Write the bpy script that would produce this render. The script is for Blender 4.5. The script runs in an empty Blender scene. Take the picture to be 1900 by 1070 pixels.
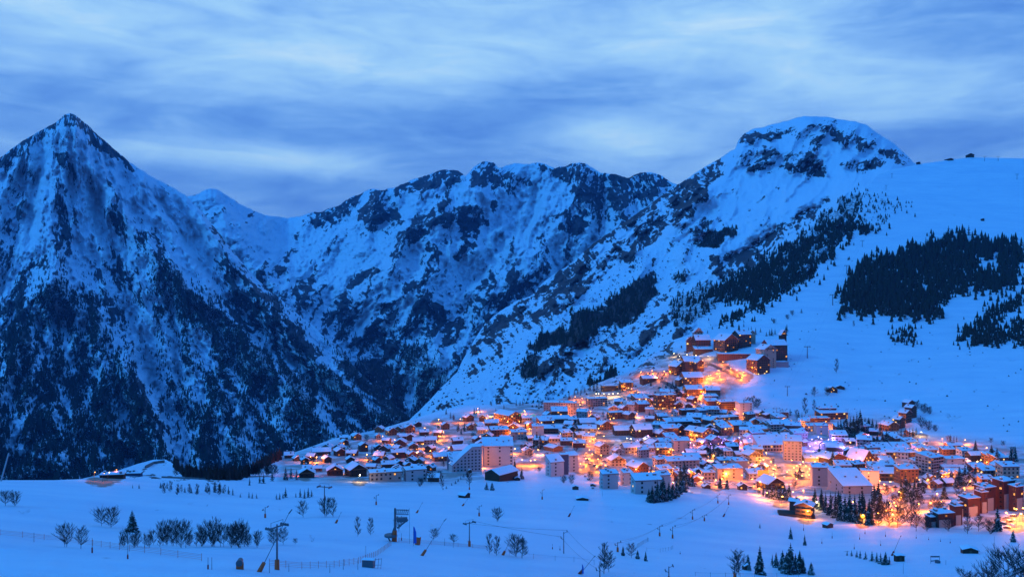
import bpy, math, random
import numpy as np
from mathutils import Vector, Matrix
from mathutils.bvhtree import BVHTree

scene = bpy.context.scene
C = scene.collection
R = math.radians
# ------------------------------------------------------------------ camera
CZ, F = 200.0, 1645.0            # eye height above the valley datum, focal length in photo pixels
cam_d = bpy.data.cameras.new("camera"); cam = bpy.data.objects.new("camera", cam_d); C.objects.link(cam)
cam.location = (0, 0, CZ); cam.rotation_euler = (R(90), 0, 0)
cam_d.sensor_width = 36; cam_d.lens = 36 * F / 1900; cam_d.clip_start = 1; cam_d.clip_end = 200000
scene.camera = cam
scene.render.resolution_x, scene.render.resolution_y = 1024, 576
scene.view_settings.view_transform = 'Standard'; scene.view_settings.look = 'None'
scene.view_settings.exposure = 0; scene.view_settings.gamma = 1
scene.cycles.use_denoising = True; scene.cycles.denoising_input_passes = 'RGB_ALBEDO_NORMAL'; scene.cycles.denoising_prefilter = 'ACCURATE'
scene.cycles.max_bounces = 4; scene.cycles.diffuse_bounces = 2; scene.cycles.glossy_bounces = 2
scene.cycles.volume_bounces = 0; scene.cycles.transparent_max_bounces = 4
scene.cycles.sample_clamp_indirect = 4

# ------------------------------------------------------------------ node helpers
class NT:
    def __init__(s, tree): s.t = tree; tree.nodes.clear()
    def n(s, typ, **kw):
        nd = s.t.nodes.new(typ)
        for k, v in kw.items():
            if k == 'i':
                for a, b in v.items():
                    if hasattr(b, 'links') or isinstance(b, bpy.types.NodeSocket): s.t.links.new(b, nd.inputs[a])
                    else: nd.inputs[a].default_value = b
            else: setattr(nd, k, v)
        return nd
    def m(s, op, a, b=0.0, c=0.0, clamp=False):
        return s.n('ShaderNodeMath', operation=op, use_clamp=clamp, i={0: a, 1: b, 2: c}).outputs[0]
    def vm(s, op, a, b=(0, 0, 0)):
        return s.n('ShaderNodeVectorMath', operation=op, i={0: a, 1: b})
    def mix(s, f, a, b):
        nd = s.n('ShaderNodeMix', data_type='RGBA'); nd.clamp_factor = True
        for sock, v in ((nd.inputs[0], f), (nd.inputs[6], a), (nd.inputs[7], b)):
            if isinstance(v, bpy.types.NodeSocket): s.t.links.new(v, sock)
            else: sock.default_value = v if not isinstance(v, tuple) else (v + (1,))[:4]
        return nd.outputs[2]
    def ramp(s, f, stops, interp='LINEAR'):
        nd = s.n('ShaderNodeValToRGB', i={0: f}); cr = nd.color_ramp; cr.interpolation = interp
        while len(cr.elements) < len(stops): cr.elements.new(0.5)
        for e, (p, c) in zip(cr.elements, stops):
            e.position = p; e.color = (c, c, c, 1) if not isinstance(c, tuple) else c + (1,)
        return nd.outputs[0]
    def noise(s, vec, scale, detail=5, rough=0.55, dist=0.0, dims='3D'):
        return s.n('ShaderNodeTexNoise', noise_dimensions=dims, i={'Vector': vec, 'Scale': scale, 'Detail': detail, 'Roughness': rough, 'Distortion': dist}).outputs[0]
    def maprange(s, v, a, b, c=0.0, d=1.0):
        return s.n('ShaderNodeMapRange', i={0: v, 1: a, 2: b, 3: c, 4: d}).outputs[0]

# ------------------------------------------------------------------ sky: dusk blue under streaky cloud
world = bpy.data.worlds.new("World"); scene.world = world; world.use_nodes = True
w = NT(world.node_tree)
tc = w.n('ShaderNodeTexCoord').outputs['Generated']
sep = w.n('ShaderNodeSeparateXYZ', i={0: tc}); X, Yy, Z = sep.outputs
az0 = w.m('ARCTAN2', X, Yy); el0 = w.m('ARCSINE', Z)
cv = w.n('ShaderNodeCombineXYZ', i={0: az0, 1: w.m('MULTIPLY', el0, 2.3), 2: 0.0}).outputs[0]
mp = w.n('ShaderNodeMapping', i={0: cv, 1: (0.4, 0.2, 0), 2: (0, 0, R(20)), 3: (1.0, 1.15, 1)}).outputs[0]
n1 = w.noise(mp, 3.4, 8, 0.52, 0.5)
mp2 = w.n('ShaderNodeMapping', i={0: cv, 1: (3.1, 7.7, 0), 2: (0, 0, R(24)), 3: (0.9, 1.7, 1)}).outputs[0]
n2 = w.noise(mp2, 7.5, 8, 0.58, 0.8)
cl = w.m('ADD', w.m('ADD', w.m('MULTIPLY', n1, 0.50), w.m('MULTIPLY', n2, 0.42)), w.m('MULTIPLY', w.noise(w.n('ShaderNodeMapping', i={0: cv, 2: (0, 0, R(12)), 3: (0.9, 1.5, 1)}).outputs[0], 22.0, 7, 0.60, 0.9), 0.13))
def blob(px, py, sx, sy):      # a brighter or darker bank of cloud round a compass direction
    a0 = math.atan2(px - 950, F); e0 = math.atan2(535 - py, math.hypot(F, px - 950))
    az = w.m('ARCTAN2', X, Yy); el = w.m('ARCSINE', Z)
    a = w.m('DIVIDE', w.m('SUBTRACT', az, a0), sx / F); e = w.m('DIVIDE', w.m('SUBTRACT', el, e0), sy / F)
    e = w.m('ADD', e, w.m('MULTIPLY', a, 0.25))
    return w.m('EXPONENT', w.m('MULTIPLY', w.m('ADD', w.m('MULTIPLY', a, a), w.m('MULTIPLY', e, e)), -1.0))
for (px, py, sx, sy, k) in [(1130, 250, 130, 45, .26), (1080, 80, 260, 70, .14), (560, 300, 150, 24, .22), (740, 140, 420, 55, .12), (300, 285, 160, 20, .14), (1500, 120, 240, 60, .10), (1720, 170, 200, 40, .08),
                            (1130, 150, 260, 55, -.14), (860, 240, 330, 50, -.12), (430, 340, 420, 50, -.12), (1750, 70, 200, 60, -.10), (280, 200, 260, 40, -.09), (1750, 260, 260, 40, -.12), (980, 200, 200, 40, -.10), (300, 60, 500, 60, .08)]:
    cl = w.m('ADD', cl, w.m('MULTIPLY', blob(px, py, sx, sy), k))
cl = w.m('ADD', cl, w.m('MULTIPLY', Z, 0.34))
skycol = w.ramp(cl, [(0.38, (0.085, 0.265, 0.76)), (0.50, (0.145, 0.375, 0.86)), (0.62, (0.245, 0.52, 0.96)), (0.74, (0.36, 0.665, 1.0)), (0.92, (0.62, 0.85, 1.0))])
nish = w.n('ShaderNodeTexSky', sky_type='NISHITA'); nish.sun_disc = False; nish.sun_elevation = R(-1.5); nish.sun_rotation = R(160)
back = w.ramp(w.m('ABSOLUTE', az0), [(0.62, 0.0), (1.0, 0.92)])
skycol = w.mix(back, skycol, (0.022, 0.215, 0.86))
zen = w.mix(0.12, (0.014, 0.248, 0.98), skycol)
skycol = w.mix(w.ramp(Z, [(0.32, 0.0), (0.50, 0.95)]), skycol, zen)
skycol = w.mix(w.ramp(Z, [(0.0, 1.0), (0.02, 0.0)]), skycol, (0.03, 0.12, 0.38))
add = w.n('ShaderNodeMix', data_type='RGBA', blend_type='ADD'); add.inputs[0].default_value = 0.008
w.t.links.new(skycol, add.inputs[6]); w.t.links.new(nish.outputs[0], add.inputs[7])
bg = w.n('ShaderNodeBackground', i={0: add.outputs[2], 1: 1.0})
w.t.links.new(bg.outputs[0], w.n('ShaderNodeOutputWorld').inputs[0])
# the last soft light from behind and to the left of the viewer
sl = bpy.data.lights.new("dusk_light", 'SUN'); sl.energy = 1.25; sl.angle = R(16); sl.color = (0.05, 0.42, 1.0)
so = bpy.data.objects.new("dusk_light", sl); C.objects.link(so); so.rotation_euler = (R(56), 0, R(-66))

# ------------------------------------------------------------------ numpy noise
rs = np.random.RandomState(7); PERM = rs.permutation(512); PERM = np.concatenate([PERM, PERM])
def vnoise(x, y, seed=0):
    xi = np.floor(x).astype(np.int64); yi = np.floor(y).astype(np.int64); xf = x - xi; yf = y - yi
    def g(i, j):
        h = PERM[(PERM[(i + seed * 17) % 512] + j) % 512] * (2 * math.pi / 512)
        return h
    def d(i, j, dx, dy):
        h = g(i, j); return np.cos(h) * dx + np.sin(h) * dy
    u = xf * xf * xf * (xf * (xf * 6 - 15) + 10); v = yf * yf * yf * (yf * (yf * 6 - 15) + 10)
    a = d(xi, yi, xf, yf); b = d(xi + 1, yi, xf - 1, yf); c = d(xi, yi + 1, xf, yf - 1); e = d(xi + 1, yi + 1, xf - 1, yf - 1)
    return (a + (b - a) * u + (c - a) * v + (a - b - c + e) * u * v) * 1.5
def fbm(x, y, o=5, seed=0, g=0.5):
    s = 0; a = 1
    for k in range(o): s = s + a * vnoise(x, y, seed + k); x = x * 2.03 + 5.1; y = y * 2.03 + 1.7; a *= g
    return s
def ridged(x, y, o=5, seed=0, g=0.55):
    s = 0; a = 1; wgt = 1
    for k in range(o):
        n = 1 - np.abs(vnoise(x, y, seed + k)); n = n * n * wgt; s = s + a * n; wgt = np.clip(n * 1.4, 0, 1)
        x = x * 2.07 + 3.3; y = y * 2.07 + 8.1; a *= g
    return s
def seg_d(px, py, pts):
    best = np.full(px.shape, 1e9)
    for (x0, y0), (x1, y1) in zip(pts[:-1], pts[1:]):
        dx, dy = x1 - x0, y1 - y0; L = dx * dx + dy * dy + 1e-9
        t = np.clip(((px - x0) * dx + (py - y0) * dy) / L, 0, 1)
        best = np.minimum(best, np.hypot(px - x0 - t * dx, py - y0 - t * dy))
    return best
def poly_in(px, py, pts):
    ins = np.zeros(px.shape, bool); n = len(pts)
    for k in range(n):
        x0, y0 = pts[k]; x1, y1 = pts[(k + 1) % n]
        if y0 == y1: continue
        c = ((y0 > py) != (y1 > py)) & (px < (x1 - x0) * (py - y0) / (y1 - y0) + x0); ins ^= c
    return ins
def soft(px, py, pts, s=6.0):
    d = seg_d(px, py, list(pts) + [pts[0]]); ins = poly_in(px, py, pts)
    return np.clip(0.5 + np.where(ins, d, -d) / (2 * s), 0, 1)
def rbf(pts, c):
    P = np.array(pts, float); xy = P[:, :2]; z = 1.0 / P[:, 2]
    K = np.sqrt(((xy[:, None] - xy[None]) ** 2).sum(-1) + c * c); n = len(P)
    A = np.zeros((n + 3, n + 3)); A[:n, :n] = K; A[:n, n] = 1; A[:n, n + 1:] = xy / 1000; A[n, :n] = 1; A[n + 1:, :n] = xy.T / 1000
    A[:n, :n] -= np.eye(n) * 0.3
    wv = np.linalg.solve(A, np.concatenate([z, [0, 0, 0]]))
    def f(x, y):
        s = wv[n] + wv[n + 1] * x / 1000 + wv[n + 2] * y / 1000
        for k in range(n): s = s + wv[k] * np.sqrt((x - xy[k, 0]) ** 2 + (y - xy[k, 1]) ** 2 + c * c)
        return 1.0 / np.maximum(s, 1e-5)
    return f
def P3(px, py, Y): return np.stack([(px - 950) / F * Y, Y, CZ + (535 - py) / F * Y], -1)

def tag(o, label=None, cat=None, group=None, kind=None):
    if label: o['label'] = label
    if cat: o['category'] = cat
    if group: o['group'] = group
    if kind: o['kind'] = kind
    return o
def np_mesh(name, co, faces, mats, attrs=None, smooth=True, midx=None):
    me = bpy.data.meshes.new(name); n = len(co); faces = np.asarray(faces, np.int32); k = faces.shape[1]
    me.vertices.add(n); me.vertices.foreach_set('co', np.ascontiguousarray(co, np.float32).ravel())
    me.loops.add(faces.size); me.loops.foreach_set('vertex_index', faces.ravel())
    me.polygons.add(len(faces)); me.polygons.foreach_set('loop_start', np.arange(0, faces.size, k, dtype=np.int32))
    me.polygons.foreach_set('use_smooth', np.full(len(faces), smooth))
    for m in mats: me.materials.append(m)
    if midx is not None: me.polygons.foreach_set('material_index', np.asarray(midx, np.int32))
    for an, av in (attrs or {}).items():
        a = me.attributes.new(an, 'FLOAT', 'POINT'); a.data.foreach_set('value', np.ascontiguousarray(av, np.float32).ravel())
    me.update(calc_edges=True); me.validate()
    o = bpy.data.objects.new(name, me); C.objects.link(o); return o

# ------------------------------------------------------------------ land materials
def land_mat(name, k, near=False):
    m = bpy.data.materials.new(name); m.use_nodes = True; t = NT(m.node_tree)
    co = t.n('ShaderNodeTexCoord').outputs['Object']
    A = lambda s: t.n('ShaderNodeAttribute', attribute_name=s).outputs['Fac']
    rock, wood = A('rock'), A('scrub')
    st = t.n('ShaderNodeMapping', i={0: co, 3: (1, 0.8, 0.5)}).outputs[0]
    f1 = t.noise(st, 0.011 * k, 6, 0.58, 0.0)
    fl = t.n('ShaderNodeCombineXYZ', i={0: A('across'), 1: t.m('MULTIPLY', A('down'), 0.36), 2: 0.0}).outputs[0]
    f2 = t.noise(fl, 0.10, 6, 0.66, 0.15)
    f3 = t.noise(fl, 0.30, 4, 0.6, 0.0)
    f = t.m('ADD', t.m('MULTIPLY', f1, 0.24), t.m('ADD', t.m('MULTIPLY', f2, 0.42), t.m('MULTIPLY', f3, 0.34)))
    # share of bare rock follows the attribute, its edge the noise
    rk = t.maprange(t.m('ADD', t.m('MULTIPLY', t.m('SUBTRACT', f, 0.5), 8.2), t.m('MULTIPLY', t.m('SUBTRACT', t.m('MINIMUM', rock, 0.70), 0.5), 1.9)), -0.05, 0.12)
    rockc = t.mix(t.noise(co, 0.03 * k, 4), (0.020, 0.020, 0.024), (0.075, 0.073, 0.078))
    snowc = t.mix(t.noise(co, 0.004 * k, 5), (0.70, 0.75, 0.81), (0.80, 0.83, 0.87))
    col = t.mix(rk, snowc, rockc)
    sf = t.noise(co, 0.09 * k, 5, 0.7)
    sc = t.maprange(t.m('ADD', t.m('MULTIPLY', t.m('SUBTRACT', sf, 0.5), 2.4), t.m('MULTIPLY', t.m('SUBTRACT', wood, 0.45), 1.5)), -0.08, 0.12)
    col = t.mix(sc, col, (0.028, 0.026, 0.024))
    bmp = t.n('ShaderNodeBump', i={'Strength': 0.35, 'Distance': 22.0 / k, 'Height': f2})
    rough = 0.75
    b = t.n('ShaderNodeBsdfPrincipled', i={'Base Color': col, 'Roughness': rough, 'Specular IOR Level': 0.15, 'Normal': bmp.outputs[0]})
    t.t.links.new(b.outputs[0], t.n('ShaderNodeOutputMaterial').inputs[0])
    return m
M_LEFT = land_mat('mountain_left', 1.0); M_MID = land_mat('mountain_middle', 0.75); M_RIGHT = land_mat('mountain_right', 1.5)
def ground_mat():
    m = bpy.data.materials.new('snow_ground'); m.use_nodes = True; t = NT(m.node_tree)
    co = t.n('ShaderNodeTexCoord').outputs['Object']
    A = lambda s: t.n('ShaderNodeAttribute', attribute_name=s).outputs['Fac']
    st = t.n('ShaderNodeMapping', i={0: co, 2: (0, 0, R(25)), 3: (0.3, 1, 1)}).outputs[0]
    n1 = t.noise(st, 0.05, 6, 0.55); n2 = t.noise(co, 0.35, 5, 0.6); n3 = t.noise(co, 2.2, 3, 0.5)
    snow = t.mix(t.maprange(t.m('ADD', t.m('MULTIPLY', n1, .7), t.m('MULTIPLY', t.noise(t.n('ShaderNodeMapping', i={0: co, 2: (0, 0, R(-35)), 3: (0.25, 1.6, 1)}).outputs[0], 0.012, 6, 0.6), .5)), 0.42, 0.78), (0.74, 0.80, 0.87), (0.90, 0.92, 0.94))
    rk = t.maprange(t.m('ADD', t.m('MULTIPLY', t.m('SUBTRACT', t.noise(co, 0.06, 7, 0.65), 0.5), 3.2), t.m('MULTIPLY', t.m('SUBTRACT', A('rock'), 0.5), 1.25)), -0.05, 0.12)
    col = t.mix(rk, snow, (0.06, 0.055, 0.05))
    # gritty town snow, darkened for shade between houses, browned for lamp glow
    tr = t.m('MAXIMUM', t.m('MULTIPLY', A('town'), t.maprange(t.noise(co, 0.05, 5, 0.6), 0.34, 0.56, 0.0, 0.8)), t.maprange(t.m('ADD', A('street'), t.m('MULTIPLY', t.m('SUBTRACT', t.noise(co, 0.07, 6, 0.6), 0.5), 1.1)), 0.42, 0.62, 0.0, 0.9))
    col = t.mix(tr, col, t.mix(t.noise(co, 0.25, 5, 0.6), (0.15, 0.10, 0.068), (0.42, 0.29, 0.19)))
    wv = t.n('ShaderNodeTexWave', i={'Vector': t.n('ShaderNodeMapping', i={0: co, 2: (0, 0, R(40))}).outputs[0], 'Scale': 0.30, 'Distortion': 4.0, 'Detail': 3.0, 'Detail Scale': 1.2}).outputs[0]
    h = t.m('ADD', t.m('ADD', t.m('MULTIPLY', wv, 0.5), t.m('MULTIPLY', n1, 2.6)), t.m('ADD', t.m('MULTIPLY', n2, 0.35), t.m('MULTIPLY', n3, 0.10)))
    bmp = t.n('ShaderNodeBump', i={'Strength': 0.5, 'Distance': 1.2, 'Height': h})
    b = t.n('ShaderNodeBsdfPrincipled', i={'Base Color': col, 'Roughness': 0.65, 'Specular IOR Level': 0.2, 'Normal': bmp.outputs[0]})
    t.t.links.new(b.outputs[0], t.n('ShaderNodeOutputMaterial').inputs[0])
    return m
M_GROUND = ground_mat()

# ------------------------------------------------------------------ land: sheets of terrain hung from a crest line
def fan(px, py, apex):           # fall-line coordinates: across the ribs, and down them
    r = np.hypot(px - apex[0], py - apex[1]); return np.arctan2(px - apex[0], py - apex[1]) * 420 + 6 * fbm(px / 60, py / 60, 3, 71), r
def make_ribs(apex, box, n, seed, turn=0.0):
    # secondary ribs (+) and gullies (-) running down the fall line, as jittered polylines
    r0 = np.random.RandomState(seed); out = []
    for i in range(n):
        x, y = r0.uniform(box[0], box[1]), r0.uniform(box[2], box[3]); L = r0.uniform(35, 150); pts = [(x, y)]; dj = r0.uniform(-.35, .35) + turn
        for k in range(4):
            a = math.atan2(x - apex[0], y - apex[1]) + dj + r0.uniform(-.25, .25); x += math.sin(a) * L / 4; y += math.cos(a) * L / 4; pts.append((x, y))
        out.append((r0.choice((-1, 1)) * r0.uniform(.5, 1), r0.uniform(2.5, 7.0), pts))
    def f(px, py):
        wx = px + 5 * fbm(px / 20, py / 20, 3, 91); wy = py + 5 * fbm(px / 20, py / 20, 3, 92); v = np.zeros(px.shape)
        for (a, wd, pts) in out:
            xs = [p[0] for p in pts]; ys = [p[1] for p in pts]; m = (wx > min(xs) - 4 * wd) & (wx < max(xs) + 4 * wd) & (wy > min(ys) - 4 * wd) & (wy < max(ys) + 4 * wd)
            if m.any(): v[m] += a * np.exp(-seg_d(wx[m], wy[m], pts) / wd)
        return np.clip(v, -1.3, 1.3)
    return f
class Sheet:
    def __init__(s, name, crest, bottom, depth, step, mat, jag, relief, rockf, scrubf, back, extra=None, c=12.0, townf=None, apex=(950, -2000)):
        cx, cy = np.array(crest, float).T; bx, by = np.array(bottom, float).T
        x0, x1 = cx[0], cx[-1]; nx = int((x1 - x0) / step) + 1
        px = np.linspace(x0, x1, nx)
        s.cx, s.cy = cx, cy
        top = np.interp(px, cx, cy)
        if jag: top = top + jag * (fbm(px / 22.0, px * 0 + 3.3, 5, 11, 0.62))
        bot = np.interp(px, bx, by)
        ny = int(np.max(bot - top) / step) + 1
        v = np.linspace(0, 1, ny)[:, None]
        PX = np.repeat(px[None], ny, 0); PY = top[None] * (1 - v) + bot[None] * v
        s.f = depth if callable(depth) else rbf(depth, c)
        Y = s.f(PX, PY); Y = Y + relief(PX, PY, Y)
        Y = Y * (1 + 0)  # displacement runs along the line of sight
        co = P3(PX, PY, Y)
        rows = [co]; rX = [PX]; rY = [PY]
        t0 = co[0]; n3 = np.zeros_like(t0)
        bk = []
        for (dy, dz) in back[::-1]:
            r = t0.copy(); r[:, 0] *= (r[:, 1] + dy) / r[:, 1]; r[:, 1] += dy; r[:, 2] += dz; bk.append(r)
        ext = []
        for (pyv, k) in (extra or []):
            lb = co[-1]; pyb = PY[-1]; Yv = Y[-1] * k; ext.append(P3(px, np.full_like(px, pyv), Yv))
        full = np.concatenate([np.array(bk).reshape(-1, nx, 3), co, np.array(ext).reshape(-1, nx, 3)], 0)
        nb = len(bk); n_all = full.shape[0]
        s.Y, s.px, s.top, s.bot, s.ny = Y, px, top, bot, ny
        rk = rockf(PX, PY); sc = scrubf(PX, PY); tw = townf(PX, PY) if townf else np.zeros_like(PX)
        def pad(a): return np.concatenate([np.repeat(a[:1], nb, 0), a, np.repeat(a[-1:] * 0, len(ext), 0)], 0) if (nb or ext) else a
        idx = np.arange(n_all * nx).reshape(n_all, nx)
        faces = np.stack([idx[:-1, :-1], idx[1:, :-1], idx[1:, 1:], idx[:-1, 1:]], -1).reshape(-1, 4)
        at = {'rock': pad(rk), 'scrub': pad(sc)}
        ac, dn = fan(PX, PY, apex); at['across'] = pad(ac); at['down'] = pad(dn)
        if townf: at['town'] = pad(tw); at['street'] = pad(street_glowf(PX, PY))
        s.o = np_mesh(name, full.reshape(-1, 3), faces, [mat], at)
        tag(s.o, kind='structure')
    def at(s, px, py):                    # point of the land seen at a photo position
        px = np.asarray(px, float); py = np.asarray(py, float)
        i = np.clip((px - s.px[0]) / (s.px[1] - s.px[0]), 0, len(s.px) - 1.001); i0 = i.astype(int); fi = i - i0
        T = s.top[i0] * (1 - fi) + s.top[i0 + 1] * fi; B = s.bot[i0] * (1 - fi) + s.bot[i0 + 1] * fi
        j = np.clip((py - T) / (B - T) * (s.ny - 1), 0, s.ny - 1.001); j0 = j.astype(int); fj = j - j0
        Yv = (s.Y[j0, i0] * (1 - fi) + s.Y[j0, i0 + 1] * fi) * (1 - fj) + (s.Y[j0 + 1, i0] * (1 - fi) + s.Y[j0 + 1, i0 + 1] * fi) * fj
        return P3(px, py, Yv)
def masks(base, polys, lines=()):
    def f(px, py):
        qx = px + 9 * fbm(px / 26, py / 26, 4, 3); qy = py + 9 * fbm(px / 26, py / 26, 4, 9)
        v = base(px, py)
        for (d, pts) in polys: k = soft(qx, qy, pts, 5); v = v * (1 - k) + d * k
        for (d, wd, pts) in lines: k = np.clip(1.3 - seg_d(qx, qy, pts) / wd, 0, 1); v = v * (1 - k) + d * k
        return np.clip(v, -0.2, 1.2)
    return f
def bumps(lines):
    # ridges (positive) come forward, gullies (negative) sink back
    def f(px, py):
        v = 0
        for (a, wd, pts) in lines: v = v + a * np.exp(-(seg_d(px, py, pts) / wd) ** 1.4)
        return v
    return f
clampf = np.clip
# ---- left mountain
AP_L, AP_C, AP_R = (118, 0), (1150, -260), (1900, -260)
ribL = make_ribs(AP_L, (-150, 760, 230, 860), 560, 5); ribC = make_ribs(AP_C, (330, 1250, 310, 760), 460, 6); ribR = make_ribs(AP_R, (860, 1660, 230, 740), 300, 7)
crestL = [(-400, 420), (-250, 380), (-120, 340), (0, 293), (40, 262), (70, 245), (93, 233), (105, 226), (118, 215), (131, 211), (142, 216), (155, 226), (175, 244), (195, 262), (215, 280), (240, 301), (258, 312), (290, 332), (330, 354), (345, 364), (380, 398), (420, 450), (470, 512), (530, 562), (590, 612), (640, 662), (700, 722), (760, 774), (830, 830)]
botL = [(-400, 960), (200, 960), (500, 940), (700, 900), (830, 860)]
depL = [(-400, 420, 5200), (0, 293, 5400), (131, 211, 5600), (258, 312, 5500), (345, 364, 5500), (470, 512, 5200), (640, 662, 4700), (760, 774, 4300), (830, 830, 4200),
        (131, 330, 5250), (0, 420, 4900), (250, 450, 5000), (60, 520, 4300), (-400, 600, 4200), (400, 560, 4700), (200, 600, 4100), (330, 560, 4450),
        (500, 680, 4300), (60, 700, 3400), (-400, 800, 3000), (300, 760, 3600), (480, 800, 3500), (640, 800, 3900), (0, 850, 2700), (200, 880, 2800), (350, 860, 3000), (560, 860, 3300),
        (-400, 960, 2400), (200, 960, 2500), (500, 940, 2900), (700, 900, 3500), (830, 860, 4000)]
bL = bumps([(-330, 24, [(131, 211), (160, 300), (205, 370), (260, 440), (300, 490), (350, 530), (430, 590), (480, 660), (560, 740), (640, 830)]), (-300, 22, [(345, 364), (400, 440), (460, 520), (520, 600), (600, 680), (700, 780)]),
            (-260, 22, [(131, 211), (115, 300), (90, 400), (95, 520), (150, 560), (200, 620), (250, 720), (310, 850)]), (-240, 20, [(95, 520), (60, 600), (0, 720), (-60, 820)]), (-200, 16, [(258, 312), (300, 400), (340, 470), (400, 540)]),
            (240, 16, [(170, 330), (215, 480), (235, 580), (290, 720), (340, 860)]), (220, 18, [(60, 330), (20, 480), (-20, 600), (-60, 720)]), (240, 16, [(300, 370), (360, 470), (430, 560), (530, 650), (640, 750), (700, 800)]), (160, 12, [(395, 560), (450, 610), (520, 660), (615, 715)]), (150, 10, [(310, 560), (330, 680), (330, 760)])])
def relL(px, py, Y):
    ac, dn = fan(px, py, AP_L); fade = clampf((py - np.interp(px, [p[0] for p in crestL], [p[1] for p in crestL])) / 25, 0.0, 1)
    r = bL(px + 6 * fbm(px / 30, py / 30, 3, 81), py) * 0.75 - 48 * ribL(px, py) - 105 * (ridged(ac / 40, dn / 110, 6, 2, 0.55) - 0.9) - 30 * fbm(px / 9, py / 12, 4, 5)
    return r * (0.25 + 0.75 * fade)
forL = [(.95, [(0, 655), (50, 575), (88, 520), (125, 528), (172, 556), (208, 620), (245, 700), (290, 780), (315, 850), (325, 890), (-400, 920), (-400, 700)]),
        (.95, [(278, 478), (318, 492), (372, 522), (425, 585), (478, 655), (545, 735), (610, 800), (640, 840), (500, 890), (345, 880), (322, 800), (310, 700), (288, 600), (276, 540)]),
        (1.05, [(470, 640), (560, 668), (640, 690), (720, 738), (800, 790), (830, 850), (640, 860), (560, 790)]),
        (.85, [(610, 590), (640, 640), (700, 700), (790, 780), (800, 800), (700, 760), (640, 700)])]
cutL = [(.05, 15, [(205, 560), (228, 610), (262, 690), (300, 770), (330, 840), (360, 868)]), (.05, 20, [(240, 580), (270, 640), (290, 700)]), (.1, 7, [(300, 560), (318, 640), (318, 700)]), (.0, 7, [(595, 738), (625, 762), (655, 782), (682, 800)]),
        (.1, 5, [(395, 560), (450, 610), (520, 660), (570, 690), (615, 715)]), (.2, 6, [(85, 620), (70, 680)]), (.2, 7, [(478, 720), (492, 770), (500, 830)]), (.15, 8, [(375, 620), (395, 680)]), (.15, 9, [(430, 700), (440, 760)]),
        (.15, 7, [(60, 740), (30, 790)]), (.1, 5, [(560, 640), (640, 700), (700, 750)]), (.25, 12, [(150, 640), (180, 700)]), (.3, 10, [(340, 780), (350, 850)]), (.3, 14, [(40, 830), (120, 860)]), (.25, 10, [(420, 800), (480, 850)])]
forestL = masks(lambda x, y: clampf((y - 400) / 1400.0, 0, .14) + clampf((y - 540) / 500, 0, .25), forL, cutL)
rockL = masks(lambda x, y: 0.23 + 0 * x + clampf((y - 380) / 900, 0, .14), [(.9, [(112, 214), (131, 208), (150, 218), (205, 262), (262, 312), (250, 316), (215, 298), (180, 270), (150, 242), (128, 232)]),
        (.82, [(-100, 330), (0, 290), (88, 232), (106, 224), (104, 238), (70, 262), (30, 292), (0, 316), (-100, 370)]), (.85, [(100, 282), (122, 280), (128, 296), (118, 308), (103, 300)]), (.7, [(120, 296), (142, 312), (146, 336), (130, 326)]),
        (.12, [(150, 250), (200, 300), (260, 345), (300, 380), (240, 400), (190, 360), (160, 300)]), (.1, [(250, 330), (310, 360), (335, 390), (270, 410)]), (.15, [(230, 560), (270, 600), (300, 760), (340, 850), (300, 800), (240, 640)]), (.6, [(180, 370), (260, 430), (300, 480), (260, 470), (210, 420)]),
        (.62, [(420, 480), (520, 570), (620, 660), (600, 690), (500, 610), (420, 540)])])
_rL, _fL, _rC, _fC, _rR = rockL, forestL, None, None, None
rockL = lambda x, y: np.clip(_rL(x, y) + .46 * ribL(x, y), 0, 1.1)
forestL = lambda x, y: np.clip(_fL(x, y) * (1 + .8 * ribL(x, y)), 0, 1.2)
LEFT = Sheet('mountain_left', crestL, botL, depL, 1.7, M_LEFT, 1.6, relL, rockL, lambda x, y: clampf(forestL(x, y) * 1.0 - .32, 0, .50), [(150, -120), (900, -700), (2500, -1500)], apex=AP_L)

# ---- middle massif with the far saddle
crestC = [(150, 470), (300, 392), (345, 366), (370, 359), (382, 351), (391, 348), (402, 351), (420, 362), (440, 375), (470, 391), (500, 400), (535, 404), (560, 398), (600, 391), (625, 382), (655, 364), (690, 351), (712, 352), (740, 345), (775, 330), (800, 321), (825, 314), (850, 316), (863, 326), (880, 309), (897, 299), (915, 301), (925, 312), (945, 305), (985, 303), (1010, 303), (1030, 313), (1050, 307), (1062, 303), (1075, 301), (1090, 305), (1115, 321), (1140, 322), (1165, 330), (1185, 322), (1205, 319), (1230, 326), (1250, 341), (1300, 352), (1420, 420)]
botC = [(150, 800), (500, 860), (900, 860), (1100, 760), (1420, 620)]
depC = [(150, 470, 8000), (391, 348, 8000), (535, 404, 8800), (650, 364, 8200), (850, 316, 7600), (985, 303, 7500), (1075, 301, 7300), (1205, 319, 7000), (1420, 420, 6500),
        (420, 470, 7000), (540, 460, 7900), (500, 540, 6700), (640, 470, 7300), (600, 560, 6500), (800, 400, 6900), (960, 380, 7000), (1050, 400, 6700), (1150, 430, 6200), (740, 520, 6300), (880, 500, 6200), (1020, 520, 6000), (700, 620, 5600), (820, 620, 5500), (930, 620, 5500), (1250, 560, 5500),
        (720, 720, 4900), (820, 740, 4700), (500, 860, 4600), (900, 860, 4500), (150, 800, 5500), (1420, 620, 5200), (1100, 760, 4800)]
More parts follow.
